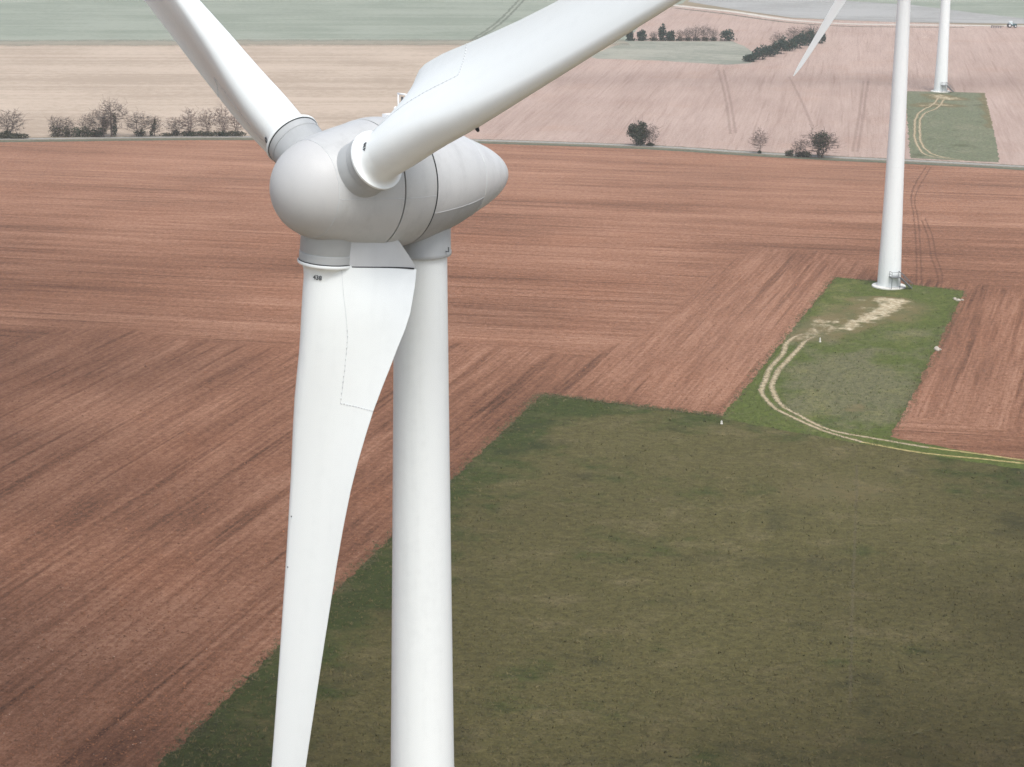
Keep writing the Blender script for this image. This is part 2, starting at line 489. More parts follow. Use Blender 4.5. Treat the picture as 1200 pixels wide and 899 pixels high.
def make_turbine(loc, rz, az, label, group):
    root = empty('wind_turbine', loc, rz, label, 'wind turbine', group)
    # ---- tower
    mb = MB()
    zt = [0, .02, 10, 20, 30, 40, 49.6, 60.8, 64.8, 69.4]
    rt = [2.22, 2.22, 1.98, 1.76, 1.58, 1.43, 1.285, 1.135, 1.085, 1.035]
    prof = [(0.3, 2.20)] + [(z, float(pchip(zt, rt, [z])[0])) for z in np.linspace(.5, 69.4, 60)]
    mb.lathe(prof, 96)
    tw = mb.build('tower', W_TOWER, root, smooth=True)
    for z in (23.5, 47.0):
        mb = MB()
        r = float(pchip(zt, rt, [z])[0]); mb.lathe([(z - .05, r), (z - .045, r + .012), (z + .045, r + .012), (z + .05, r - .002)], 96)
        mb.build('section_joint', W_TOWER, tw, smooth=True)
    mb = MB(); mb.lathe([(-.3, 3.25), (.22, 3.25), (.30, 3.17), (.36, 2.35), (.36, 2.1)], 72); mb.build('plinth', CONC, root, auto=35)
    # door and stair on the side that faces the camera
    td = RAD(-86) - rz + RAD(10)
    td = DOOR - rz
    def P(rad, ang, z): return Vector((math.cos(td + ang) * rad, math.sin(td + ang) * rad, z))
    r0 = 2.12
    mb = MB(); mb.lathe([(2.55, r0 + .03), (5.1, r0 - .02)], 10, (0, 0, 0), (0, 0, 1), td - .24, td + .24, xref=(1, 0, 0))
    mb.lathe([(2.55, r0 - .2), (2.55, r0 + .03)], 10, (0, 0, 0), (0, 0, 1), td - .24, td + .24, xref=(1, 0, 0))
    dr = mb.build('door', plain_mat('pale_door_paint', (.50, .53, .53), .5, .1), root)
    mb = MB()
    nrm = P(1, 0, 0); tan = Vector((-nrm.y, nrm.x, 0)); rot = Matrix((tan, nrm, Vector((0, 0, 1)))).transposed()
    lc = nrm * (r0 + .75) + Vector((0, 0, 2.45))
    mb.box(lc, (1.9, 1.5, .14), mtx=rot)
    for sx in (-.85, .85):
        b0 = lc + tan * sx + nrm * .65; mb.tube([b0, Vector((b0.x, b0.y, .3))], .06, 6)
    # flight runs down along the tower flank
    top = lc + tan * .95; bot = lc + tan * 3.35; bot.z = .25
    for i in range(9):
        p = top.lerp(bot, (i + .5) / 9); mb.box(p, (.34, 1.1, .06), mtx=rot)
    for sy in (-.6, .6):
        mb.tube([top + nrm * sy, bot + nrm * sy], .11, 6)
    st = mb.build('staircase', STEEL, root)
    mb = MB()
    for sy in (-.6, .6):
        up = Vector((0, 0, 1.05))
        mb.tube([top + nrm * sy + up, bot + nrm * sy + up], .05, 6)
        for q in (0, .5, 1): b0 = top.lerp(bot, q) + nrm * sy; mb.tube([b0, b0 + up], .04, 5)
    a_ = lc + nrm * .7 - tan * .9; b_ = lc + nrm * .7 + tan * .9; c_ = lc - nrm * .6 - tan * .9
    for q in (a_, b_, c_): mb.tube([q, q + Vector((0, 0, 1.05))], .04, 5)
    for h in (.55, 1.05): mb.tube([c_ + Vector((0, 0, h)), a_ + Vector((0, 0, h)), b_ + Vector((0, 0, h))], .045, 5)
    mb.build('handrail', STEEL, st)
    # ---- yaw collar under the nacelle
    mb = MB(); mb.lathe([(68.86, 1.0), (68.86, 1.19), (68.9, 1.215), (69.02, 1.215), (69.06, 1.19), (70.6, 1.18)], 72)
    mb.build('yaw_collar', G_COL, root, auto=35)
    mb = MB(); mb.tube([(1.2, .25, 69.12), (1.33, .27, 69.12), (1.33, .27, 69.3)], .03, 6); mb.build('cable_hook', STEEL, root)
    # ---- egg shaped housing
    mb = MB(); egg_ring(mb, np.r_[np.linspace(1.15, 2.3, 22), 2.38, 2.42, 2.44, 2.449][::-1])
    mb.lathe([(2.4495, .0005), (2.449, float(egg(2.449)[0]))], 96, HUB, AX, xref=UV)
    mb.build('nose_cone', G_NOSE, root, smooth=True)
    mb = MB(); egg_ring(mb, np.linspace(1.148, -1.47, 30), .012); hub = mb.build('hub', G_HUB, root, smooth=True)
    seam_strip('panel_seam', [surf(1.15, q, .004) for q in np.linspace(0, 2 * math.pi, 97)], SEAM_L, hub, .012)
    mb = MB(); egg_ring(mb, [-1.40, -1.6], -.055); egg_ring(mb, [-3.0, -3.2], -.055); mb.build('rubber_gap_seal', DARK, root, smooth=True)
    mb = MB(); ts = np.linspace(-1.535, -3.065, 16)
    mb.lathe([(-1.535, float(egg(-1.535)[0]) - .12)] + [(t, float(r)) for t, r in zip(ts, egg(ts))] + [(-3.065, float(egg(-3.065)[0]) - .12)], 96, HUB, AX)
    gr = mb.build('generator_ring', G_HUB, root, auto=40)
    # nacelle: upper and lower cowling, angles measured from the top
    lo = RAD(112)
    mb = MB(); ts = np.linspace(-3.135, -6.40, 30)
    egg_ring(mb, ts, 0, 80, -lo, lo); nac = mb.build('nacelle', G_NAC, root, smooth=True)
    mb = MB(); egg_ring(mb, ts, -.004, 48, lo, 2 * math.pi - lo); mb.build('lower_cowling', G_LOW, nac, smooth=True)
    mb = MB(); ts = np.r_[np.linspace(-6.415, -8.3, 20), np.linspace(-8.4, -8.88, 14), -8.8885]
    egg_ring(mb, ts, .006); tail = mb.build('tail_cone', G_NAC, root, smooth=True)
    for sgn in (1, -1):
        seam_strip('panel_seam', [surf(t, sgn * lo, .0) for t in np.linspace(-3.14, -6.40, 24)], SEAM_L, nac, .012)
        seam_strip('panel_seam', [surf(t, sgn * RAD(95), .012) for t in np.linspace(1.12, -1.45, 20)], SEAM_L, hub, .011)
        seam_strip('panel_seam', [surf(t, sgn * RAD(95), .0) for t in np.linspace(-1.55, -3.05, 12)], SEAM_L, gr, .011)
    seam_strip('panel_seam', [surf(-6.41, q, .0) for q in np.linspace(0, 2 * math.pi, 97)], SEAM_L, nac, .014)
    # ---- weather mast on the roof of the nacelle
    up = Vector((0, 0, 1)); b0 = surf(-3.38, 0, -.02); side = Vector((1, 0, 0))
    mb = MB()
    for q in (-.22, .22): mb.tube([b0 + side * q, b0 + side * q + up * .95], .035, 8)
    mb.tube([b0 - side * .26 + up * .95, b0 + side * .26 + up * .95], .035, 8)
    mb.tube([b0 - side * .22 + up * .5, b0 + side * .22 + up * .5], .025, 8)
    wm = mb.build('weather_mast', W_RIM, root, smooth=True)
    mb = MB(); mb.lathe([(0, .001), (0, .075), (.28, .075), (.3, .05), (.34, .001)], 14, b0 - side * .38 + up * .12, up)
    mb.build('obstruction_light', W_RIM, wm, auto=35)
    mb = MB(); mb.lathe([(.0, .001), (0, .045), (.3, .045), (.3, .001)], 12, b0 + side * .0 + up * .55, up); mb.build('wind_sensor', STEEL, wm, auto=35)
    mb = MB(); mb.box(b0 - side * .35 + up * .09 - AX * -.25, (.5, .5, .16)); mb.build('mast_base', W_RIM, wm)
    mb = MB(); rail = [surf(t, 0, .07) for t in np.linspace(-3.2, -5.6, 16)]
    mb.tube(rail, .02, 6)
    for i in (0, 5, 10, 15): mb.tube([rail[i], rail[i] - up * .09], .018, 5)
    mb.build('roof_rail', SEAM, nac, smooth=True)
    # ---- rotor
    global BLADE0
    for k_ in (-120, 0, 120):
        if BLADE0 is None:
            bl = make_blade(root); BLADE0 = bl
        else:
            bl = BLADE0.copy(); COL.objects.link(bl); bl.parent = root
            for ch in [c for c in BLADE0.children]:
                # the dots show on the hanging blade only, the drain only on the one that comes forward
                if ch.name.startswith('lightning_receptor') and k_ != -120: continue
                if ch.name.startswith('drain_nozzle') and k_ != 0: continue
                c = ch.copy(); COL.objects.link(c); c.parent = bl
        bl.matrix_basis = blade_frame(RAD(az + k_))
    return root
BLADE0 = None
YAW = RAD(44.146 - 90)
DOOR = RAD(-78)
TG = 'white wind turbines standing in the ploughed fields'
make_turbine((-3.615, 81.323, 0), YAW, 26.98, 'huge near white wind turbine with pale grey egg shaped hub and three blades', TG)
g = G(1041.5, 336); make_turbine((g[0], g[1], 0), YAW, -0.5, 'middle distance white turbine on a round plinth at the end of the nearer grass pad', TG)
g = G(1102, 107.5); make_turbine((g[0], g[1], 0), YAW, 77, 'farthest and smallest white turbine tower, on the pad beyond the road', TG)

for ch in list(BLADE0.children):
    if ch.name.startswith('drain_nozzle'): bpy.data.objects.remove(ch)

# ------------------------------------------------------------------ ground and fields
def jitter_line(pts, step, amp, seed):
    out = []
    for i in range(len(pts)):
        a, b = Vector(pts[i]), Vector(pts[(i + 1) % len(pts)])
        n = max(1, int((b - a).length / step)); d = (b - a); nn = Vector((-d.y, d.x)).normalized()
        for j in range(n):
            p = a + d * (j / n)
            k = mnoise.noise(Vector((p.x * .35, p.y * .35, seed))) * .7 + mnoise.noise(Vector((p.x * 1.4, p.y * 1.4, seed + 9))) * .5
            if j == 0: k *= .3
            out.append(p + nn * k * amp)
    return out

def field(name, pts, mat, z, grid, step=1.5, amp=.5, attrs=None, seed=1.0, kind='structure'):
    """a field as one triangulated sheet with a ragged edge; attrs are functions of position"""
    ring = jitter_line([Vector(p) for p in pts], step, amp, seed)
    n = len(ring)
    arr = np.array([tuple(p) for p in ring])
    x0, y0 = arr.min(0); x1, y1 = arr.max(0)
    gx, gy = np.meshgrid(np.arange(x0, x1, grid) + .013, np.arange(y0, y1, grid) + .017)
    q = np.c_[gx.ravel(), gy.ravel()]
    # inside test
    ins = np.zeros(len(q), bool); j = n - 1
    for i in range(n):
        xi, yi = arr[i]; xj, yj = arr[j]
        c = ((yi > q[:, 1]) != (yj > q[:, 1]))
        with np.errstate(divide='ignore', invalid='ignore'):
            c &= q[:, 0] < (xj - xi) * (q[:, 1] - yi) / (yj - yi) + xi
        ins ^= c; j = i
    q = q[ins]
    allp = [Vector(p) for p in arr] + [Vector(p) for p in q]
    edges = [(i, (i + 1) % n) for i in range(n)]
    r = delaunay_2d_cdt(allp, edges, [], 1, 1e-4)
    v = [(p.x, p.y, z) for p in r[0]]; f = r[2]
    va = np.array(v)
    A = {}
    for kname, fn in (attrs or {}).items(): A[kname] = fn(va[:, 0], va[:, 1])
    o = mesh_obj(name, v, f, mat, attrs=A)
    if o.data.polygons and o.data.polygons[0].normal.z < 0: o.data.flip_normals()
    return tag(o, kind=kind)

def seg_dist(x, y, pts):
    best = np.full(x.shape, 1e9)
    for (ax, ay), (bx, by) in zip(pts[:-1], pts[1:]):
        dx, dy = bx - ax, by - ay; L = dx * dx + dy * dy + 1e-9
        t = np.clip(((x - ax) * dx + (y - ay) * dy) / L, 0, 1)
        best = np.minimum(best, np.hypot(x - ax - t * dx, y - ay - t * dy))
    return best
sstep = lambda v, a, b: (lambda t: t * t * (3 - 2 * t))(np.clip((v - a) / (b - a), 0, 1))
def P(*l): return [G(*q) for q in l]

# headland boundary of the red field, surveyed left to right
HB = P((-900, 330), (-300, 362), (0, 392), (130, 384), (250, 402), (345, 405), (540, 398), (690, 418), (760, 385), (830, 325), (885, 290), (960, 292), (1040, 322), (1200, 338), (1500, 350))
HBx = np.array([p[0] for p in HB]); HBy = np.array([p[1] for p in HB])
def head(x, y):
    s = sstep(y - np.interp(x, HBx, HBy), -16, 14)
    cr = P((1048, 505), (1200, 530), (1500, 565))
    d = seg_dist(x, y, cr)
    return np.maximum(s, sstep(d, 13, 6))
PAINTED_DARK = [(-58, 205, 40), (-34, 172, 46), (-85, 275, 46), (-88, 330, 48), (-130, 400, 56), (-60, 335, 18), (60, 176, 46), (66, 215, 40), (92, 250, 42), (14, 160, 40), (-6, 372, 16)]  # vignette painted into the ground colour as soft dark spots
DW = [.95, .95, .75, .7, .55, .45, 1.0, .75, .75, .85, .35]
def painted_dark(x, y):
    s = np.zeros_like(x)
    for (cx, cy, r), w in zip(PAINTED_DARK, DW):
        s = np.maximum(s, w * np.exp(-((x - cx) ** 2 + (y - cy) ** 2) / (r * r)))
    low = .34 * (1 - sstep(y, 215, 400)) + .10 * (1 - sstep(y, 380, 500))       # near soil darkened: depth fade and vignette put into the colour
    low2 = .42 * (1 - sstep(y, 178, 262)) * sstep(x, -45, 0)  # vignette painted along the near end of the meadow
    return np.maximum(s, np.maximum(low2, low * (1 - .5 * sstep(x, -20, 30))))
zero = lambda x, y: np.zeros_like(x)

base_m = far_mat('farmland', (.20, .17, .11), (.27, .22, .15), ROW_H)
o = mesh_obj('ground', [(-3000, -600, 0), (3000, -600, 0), (3000, 5000, 0), (-3000, 5000, 0)], [(0, 1, 2, 3)], base_m); tag(o, kind='structure')

SOIL = soil_mat('red_ploughed_soil', (.058, .025, .013), (.262, .120, .068), (.49, .275, .18), 1.22)
road_px = [(-700, 172), (-200, 164), (0, 163.5), (280, 161), (420, 161.5), (560, 165), (752, 171.5), (890, 180), (1000, 186), (1060, 188.5), (1200, 196), (1500, 213), (2200, 255)]
ROAD = P(*road_px)
def offs(line, d):
    out = []
    for i, p in enumerate(line):
        a, b = Vector(line[max(i - 1, 0)]), Vector(line[min(i + 1, len(line) - 1)])
        t = (b - a).normalized(); out.append((p[0] - t.y * d, p[1] + t.x * d))
    return out
main_poly = [(-420, 60), (520, 60)] + [(520, ROAD[-1][1] - 3)] + [p for p in offs(ROAD, -3.5)[::-1] if p[0] < 510] + [(-420, 590)]
main_poly = [p for p in main_poly if p[0] > -415] + [(-420, 590)] if False else main_poly
field('ploughed_field', main_poly, SOIL, .012, 4.0, 6, .6, {'head': head, 'painted_dark': painted_dark, 'painted_pale': lambda x, y: .24 * sstep(y, 400, 560) + .18 * np.exp(-((x - 48) ** 2 / 900 + (y - 355) ** 2 / 3600))}, 2.0)

# grass field in the foreground
gp = P((635, 462), (700, 470), (780, 480), (845, 487), (960, 506), (1045, 520), (1200, 549))
grass_poly = [G(635, 462), G(410, 676), G(185, 899), (-60, 90), (230, 90), (230, 250), G(1500, 602)] + gp[::-1][:-1]
gedge = [(-60, 90), G(185, 899), G(410, 676), G(635, 462)] + gp
def edge_g(x, y): return np.maximum(0, 1 - seg_dist(x, y, gedge) / 15.0) * (.45 + .55 * sstep(x, 45, 10))
GRASS = grass_mat('dry_meadow_grass', (.046, .060, .014), (.098, .086, .032), (.175, .142, .074), .54, ROW_H, (.032, .034, .014))
bareg = lambda x, y: .22 * np.exp(-((x - 43) ** 2 / 160 + (y - 268) ** 2 / 60)) + .12 * np.exp(-((x - 60) ** 2 / 300 + (y - 285) ** 2 / 80))
field('meadow', grass_poly, GRASS, .024, 3.0, .6, .8, {'edge': edge_g, 'painted_dark': painted_dark, 'bare': bareg}, 3.0)

# turbine pad of short green grass
pad_poly = P((979, 325), (1060, 333), (1130, 341), (1086, 430), (1062, 478), (1043, 512), (1120, 527), (1200, 541), (1300, 556), (1300, 566), (1200, 551), (1090, 534), (1045, 526), (960, 512), (905, 502), (845, 490), (862, 470), (920, 397))
chalk = P((992, 386), (1012, 376), (1032, 366), (1044, 357), (1052, 352))
chalk2 = P((1052, 352.5), (1030, 350), (1005, 351))
smear = P((968, 392), (985, 375), (1005, 362), (1025, 358))
smear2 = P((1050, 372), (1065, 360))
def bare_pad(x, y):
    return (.50 * np.exp(-(seg_dist(x, y, chalk) / 2.0) ** 2) + .50 * np.exp(-(seg_dist(x, y, chalk2) / 1.5) ** 2)
            + .26 * np.exp(-(seg_dist(x, y, smear) / 7) ** 2) + .24 * np.exp(-(seg_dist(x, y, smear2) / 6) ** 2)
            + .40 * np.exp(-(seg_dist(x, y, P((938, 398), (955, 392), (967, 375))) / 2.0) ** 2)
            + .28 * np.exp(-(seg_dist(x, y, P((1000, 482), (1008, 476))) / 2) ** 2))
yel = P((880, 500), (950, 506), (1040, 522), (1200, 546))
PADG = grass_mat('short_green_grass', (.078, .098, .022), (.122, .118, .060), (.175, .165, .060), .32, ROW_D, (.04, .062, .018))
ring_in = P((980, 325), (1060, 333), (1130, 341), (1086, 430), (1062, 478))
def edge_p(x, y):
    inner = np.exp(-((x - G(1000, 450)[0]) ** 2 / 110 + (y - G(1000, 450)[1]) ** 2 / 500))
    return .55 - 1.3 * inner
field('grass_pad', pad_poly, PADG, .036, 2.0, .5, .65, {'edge': edge_p, 'bare': bare_pad, 'painted_dark': zero}, 5.0)

# far fields: distance haze is put into their pale base colours
PINK = soil_mat('pale_far_soil', (.29, .20, .16), (.42, .31, .26), (.54, .42, .36), 1.0, single=RAD(81), seed=12.0)
BEIGE = far_mat('beige_stubble', (.34, .27, .205), (.46, .375, .295), RAD(2), .008, .16)
GREEN = far_mat('pale_green_crop', (.195, .225, .175), (.265, .29, .235), RAD(3), .012, .12)
SAGE = far_mat('sage_rough_grass', (.19, .205, .165), (.31, .305, .25), RAD(-20), .03, .12)
up_road = offs(ROAD, 3.0)
x_l = -760; x_r = 900
beige_poly = [p for p in up_road if p[0] < G(520, 163)[0]] + P((520, 163), (600, 110), (700, 62), (735, 50)) + P((300, 50), (-500, 52), (-1100, 54))
field('beige_field', beige_poly, BEIGE, .012, 14, 5, .8, {}, 7.0)
green_poly = P((-1100, 54), (-500, 52), (300, 50), (735, 50), (760, 14), (800, 4), (830, -25), (800, -60), (-1500, -60))
field('green_field', green_poly, GREEN, .012, 20, 6, 1.0, {}, 8.0)
pink_poly = P((520, 163.5)) + [p for p in up_road if G(520, 163)[0] < p[0]] + P((2200, 30), (1500, 32), (1200, 31), (930, 22), (800, 6), (760, 14), (735, 50), (700, 62), (600, 110))
field('pale_soil_field', pink_poly, PINK, .016, 12, 5, .8, {'painted_dark': lambda x, y: .25 * np.exp(-((y - G(1000, 95)[1]) / 22.0) ** 2)}, 9.0)  # one darker band across the field
sage_poly = P((690, 66), (735, 48), (800, 48.5), (858, 48.5), (872, 54), (885, 64), (880, 74), (850, 76), (770, 71), (700, 69))
field('rough_grass_field', sage_poly, SAGE, .028, 10, 4, 1.0, {}, 10.0)
LILAC = far_mat('grey_fallow_field', (.25, .25, .235), (.34, .34, .325), RAD(-12), .012, .1)
lil_poly = P((806, 2), (860, 11), (930, 21), (1050, 26), (1200, 28), (1500, 29.5), (2300, 30), (2300, -60), (830, -25))
field('fallow_field', lil_poly, LILAC, .024, 20, 6, 1.0, {}, 11.0)
fg_poly = P((940, -2), (1070, 6), (1140, 15), (1200, 21.5), (1500, 26), (2300, 27), (2300, -60), (1000, -60))
field('green_crop_field', fg_poly, GREEN, .036, 20, 6, 1.2, {}, 12.0)

# far turbine pad
FPAD = grass_mat('far_pad_grass', (.140, .155, .095), (.175, .178, .115), (.21, .20, .14), .25, ROW_D)
fp = P((1061, 107), (1120, 108), (1154, 109), (1164, 150), (1171, 190.5), (1120, 188), (1067, 185.5), (1063, 140))
farchalk = P((1098, 112), (1108, 116), (1118, 116)); farchalk2 = P((1080, 124), (1095, 122), (1115, 124))
field('grass_pad', fp, FPAD, .040, 4, 2, .8, {'edge': lambda x, y: .4 + 0 * x, 'painted_dark': zero,
      'bare': lambda x, y: .8 * np.exp(-(seg_dist(x, y, farchalk) / 4) ** 2) + .6 * np.exp(-(seg_dist(x, y, farchalk2) / 4) ** 2)
      + .5 * np.exp(-(seg_dist(x, y, P((1155, 110), (1165, 150))) / 1.5) ** 2)}, 13.0)

def strip(name, line, width, mat, z, step=2.0, wob=.0, seed=0.0, kind='structure', prof=None):
    """a ribbon on the ground following a surveyed line; fade is 1 in the middle and 0 at the rims"""
    pts = [Vector(p) for p in line]
    d = [0.0]
    for a, b in zip(pts[:-1], pts[1:]): d.append(d[-1] + (b - a).length)
    n = max(2, int(d[-1] / step)); ts = np.linspace(0, d[-1], n)
    # smooth curve through the survey points
    xs = pchip(d, [p.x for p in pts], ts); ys = pchip(d, [p.y for p in pts], ts)
    v = []; f = []; fade = []; alo = []
    across = [-1, -.6, 0, .6, 1]
    for i in range(n):
        t = Vector((xs[min(i + 1, n - 1)] - xs[max(i - 1, 0)], ys[min(i + 1, n - 1)] - ys[max(i - 1, 0)])).normalized()
        nx, ny = -t.y, t.x
        w = width(ts[i] / d[-1]) if callable(width) else width
        o_ = wob * mnoise.noise(Vector((ts[i] * .12, seed, 0)))
        endf = min(1, ts[i] / 4, (d[-1] - ts[i]) / 4) if prof is None else prof(ts[i] / d[-1])
        for a in across:
            v.append((xs[i] + nx * (a * w / 2 + o_), ys[i] + ny * (a * w / 2 + o_), z)); fade.append((1 - abs(a) ** 1.5) * (.4 + .6 * endf))
    m = len(across)
    for i in range(n - 1):
        for j in range(m - 1): f.append((i * m + j, (i + 1) * m + j, (i + 1) * m + j + 1, i * m + j + 1))
    o = mesh_obj(name, v, f, mat, attrs={'fade': fade})
    if o.data.polygons[0].normal.z < 0: o.data.flip_normals()
    return tag(o, kind=kind)

VERGE = patch_mat('verge_grass', (.13, .125, .085), (.22, .19, .14), .15, .55, .25)
VERGE_D = patch_mat('damp_ditch_grass', (.085, .10, .07), (.14, .15, .105), .15, .4, .25)
ASPH = patch_mat('worn_pale_road', (.24, .235, .215), (.34, .325, .29), .1, .2, .5)
CHALK = patch_mat('chalk_rut', (.33, .265, .155), (.50, .415, .285), .20, 1.0, 1.3, .88)
RUTG = patch_mat('yellow_rut', (.20, .17, .06), (.40, .33, .15), .3, .7, .9)
TYRE = patch_mat('tyre_mark', (.11, .05, .032), (.16, .08, .055), .35, 1.0, .8, .32)
TYREF = patch_mat('far_tyre_mark', (.24, .15, .12), (.30, .20, .16), .3, .95, .5, .22)
GREYS = patch_mat('soft_grey_mark', (.15, .17, .125), (.19, .205, .155), .3, .95, .3, .5)
GREYM = patch_mat('grey_track_mark', (.11, .125, .09), (.15, .16, .115), .3, .8, .3, .8)
full = lambda t: 1.0
strip('road_verge', ROAD, 8.0, VERGE, .048, 6, .6, 1.0, prof=full)
strip('ditch', offs(ROAD, -4.2), 3.2, VERGE_D, .052, 6, .6, 4.0, prof=full)
strip('road', offs(ROAD, .6), 3.0, ASPH, .060, 6, prof=full)

rutL = [(965, 390), (952, 391), (940, 392), (915, 417), (896, 446), (893.5, 461.5), (905.5, 477), (931, 490), (962.5, 504), (1010, 518.5), (1073, 530), (1200, 543.5), (1500, 590)]
rutR = [(970, 393), (953, 396), (931, 414), (910, 439), (905.5, 458), (915, 474), (940, 489), (972, 504), (1026, 514.5), (1089, 525), (1200, 539.5), (1500, 584)]
cut = 10
for L_ in (rutL, rutR):
    strip('track_rut', P(*L_[:cut]), lambda t: 1.55 if t < .6 else 1.25, CHALK, .056, .8, .25, L_[0][0], prof=lambda t: min(1, t * 8))
    strip('track_rut', P(*L_[cut - 1:]), 1.0, RUTG, .057, .8, .2, L_[0][1], prof=full)
for L_ in ([(1100, 114), (1093, 123), (1080, 130), (1074, 137), (1072, 150), (1074, 168), (1082, 180), (1094, 184), (1112, 186)],
           [(1106, 117), (1098, 127), (1084, 133), (1079, 139), (1078, 152), (1081, 170), (1089, 179), (1104, 184), (1130, 188.5)]):
    strip('track_rut', P(*L_), 1.3, CHALK, .064, 2, .3, L_[0][0], prof=full)
# tyre marks pressed into the soil
for L_ in ([(1074, 340), (1074, 300), (1071, 255), (1068, 230), (1073, 215), (1086, 195)],
           [(1080, 340), (1079, 300), (1076, 258), (1072, 233), (1078, 218), (1091, 196)],
           [(1097, 336), (1099, 325), (1091, 300), (1088, 280), (1080, 258)],
           [(1103, 336), (1104, 322), (1097, 300), (1092, 275), (1084, 256)]):
    strip('tyre_track', P(*L_), .8, TYRE, .018, 2, .1, L_[0][0], prof=full)
for L_ in ([(842, 82), (851, 120), (856, 157)], [(848, 82), (856, 118), (862, 156)], [(1012, 95), (1006, 140), (999, 178)], [(1017, 95), (1011, 140), (1005, 178)],
           [(925, 90), (940, 120), (952, 148)]):
    strip('tyre_track', P(*L_), 1.6, TYREF, .022, 4, .15, L_[0][0], prof=full)
for L_ in ([(548, 50), (580, 28), (612, -4)], [(553, 50), (586, 28), (618, -4)]):
    strip('tyre_track', P(*L_), 2.4, GREYS, .022, 6, .8, L_[0][0], prof=full)
MARGIN = patch_mat('soft_field_margin', (.27, .26, .20), (.33, .30, .235), .1, .95, .12, .8)
strip('field_margin', P((-1100, 54), (-500, 52), (300, 50), (735, 50)), 34, MARGIN, .05, 10, 2, 6.0, prof=full)
FAINT = patch_mat('faint_wheel_mark', (.15, .125, .075), (.19, .16, .10), .3, 1.1, .7, .28)
for L_ in ([(1004, 545), (1003, 600), (999, 700), (996, 830)],):
    strip('tyre_track', P(*L_), .7, FAINT, .030, 2, .15, L_[0][0], prof=full)
FARL = patch_mat('far_pale_track', (.46, .43, .37), (.55, .51, .45), .1, .5, .2)
strip('field_track', P((770, 4), (800, 7.5), (860, 14), (930, 24), (1010, 28.5), (1200, 30.5), (1500, 32)), 7, FARL, .045, 8, 1, 3.0, prof=full)
strip('field_track', P((790, 9.5), (850, 16.5), (930, 27), (1010, 31.5), (1130, 32.5)), 4.5, GREYM, .05, 8, 1, 5.0, prof=full)

# ------------------------------------------------------------------ trees, shrubs
BARK = plain_mat('winter_bark', (.125, .098, .082), .95, .35, 2)
BARK_L = plain_mat('pale_winter_bark', (.17, .125, .105), .95, .3, 2)
def leaf_mat(name, c1, c2):
    m, nt, b, out = new_mat(name); k = NT(nt); ground_bsdf(b)
    k.l(k.mix(k.ss(k.noise(k.pos(), 1.3, 3), .35, .65), c1, c2), b.inputs['Base Color']); b.inputs['Roughness'].default_value = .7
    return m
IVY = leaf_mat('ivy_leaves', (.020, .032, .018), (.045, .062, .030))
EVER = leaf_mat('evergreen_leaves', (.022, .038, .026), (.055, .070, .044))
SCRUB = leaf_mat('dull_scrub_leaves', (.040, .046, .028), (.075, .075, .045))

def branches(rng, h, spread, levels, upright, stems, rad, first=.25):
    """trunk and crown of a leafless tree: limbs reach into an egg shaped crown, twigs fill it"""
    trunk, crown = MB(), MB()
    cz, rz, rx = h * (.60 if stems < 2 else .54), h * (.40 if stems < 2 else .46), h * .42 * spread
    def inside(k=1.0):
        while True:
            v = Vector((rng.uniform(-1, 1), rng.uniform(-1, 1), rng.uniform(-1, 1)))
            if v.length <= 1:
                q = rng.uniform(.8, 1.12) * k
                w = 1 - .35 * max(0, -v.z)
                return Vector((v.x * rx * q * w, v.y * rx * q * w, cz + v.z * rz * q))
    lobes = [inside(.62) for _ in range(5 + stems)]
    def crown_pt():
        # clumped: most twigs gather round a handful of lobes, the rest roam the whole crown
        if rng.random() < .62:
            c = rng.choice(lobes); s_ = .30
            return c + Vector((rng.gauss(0, rx * s_), rng.gauss(0, rx * s_), rng.gauss(0, rz * s_)))
        return inside()
    skel = []
    for s_ in range(stems):
        off = Vector((rng.uniform(-.35, .35), rng.uniform(-.3, .3), 0)) * (1 if stems > 1 else 0)
        top = Vector((off.x * 3.2 * spread + rng.gauss(0, h * .03), off.y * 2, h * rng.uniform(.74, .9)))
        pts = []; r0 = rad / (1 + .3 * (stems - 1))
        for i in range(9):
            t = i / 8; p = off.lerp(top, t) + Vector((rng.gauss(0, h * .010), rng.gauss(0, h * .010), 0)) * (t > 0)
            pts.append(p)
        trunk.tube(pts, [max(.03, r0 * (1 - .88 * i / 8)) for i in range(9)], 6, caps=False)
        skel += [(p, r0 * (1 - .88 * i / 8), pts) for i, p in enumerate(pts) if i >= 2]
    nodes = [q[0] for q in skel]
    def near(e, pool):
        # closest lower node, so that wood always climbs outwards
        best, bd = pool[0], 1e9
        for p in pool:
            d = (p - e).length + max(0, p.z - e.z + .15 * (e - p).length) * 2.2
            if d < bd: best, bd = p, d
        return best
    def limb(e, r, pool, n=4, sag=.10, out=None):
        b = near(e, pool); L = (e - b).length; pts = []
        for i in range(n + 1):
            t = i / n; p = b.lerp(e, t); p.z -= sag * L * math.sin(math.pi * t) * .7
            if 0 < i < n: p += Vector((rng.gauss(0, .035 * L), rng.gauss(0, .035 * L), rng.gauss(0, .02 * L)))
            pts.append(p)
        crown.tube(pts, [max(.016, r * (1 - .7 * i / n)) for i in range(n + 1)], 3, caps=False)
        return pts[1:]
    for e in sorted([inside(.8) for _ in range(9 + 3 * stems)] + lobes, key=lambda v: v.length):
        nodes += limb(e, rad * .32, nodes)
    base = list(nodes)
    for _ in range(90): nodes += limb(crown_pt(), rad * .14 + .012, base, 3)
    for _ in range(int(min(1300, 300 + 15.0 * h * rx * 2))): limb(crown_pt(), .034, nodes, 2, .06)
    return trunk, crown

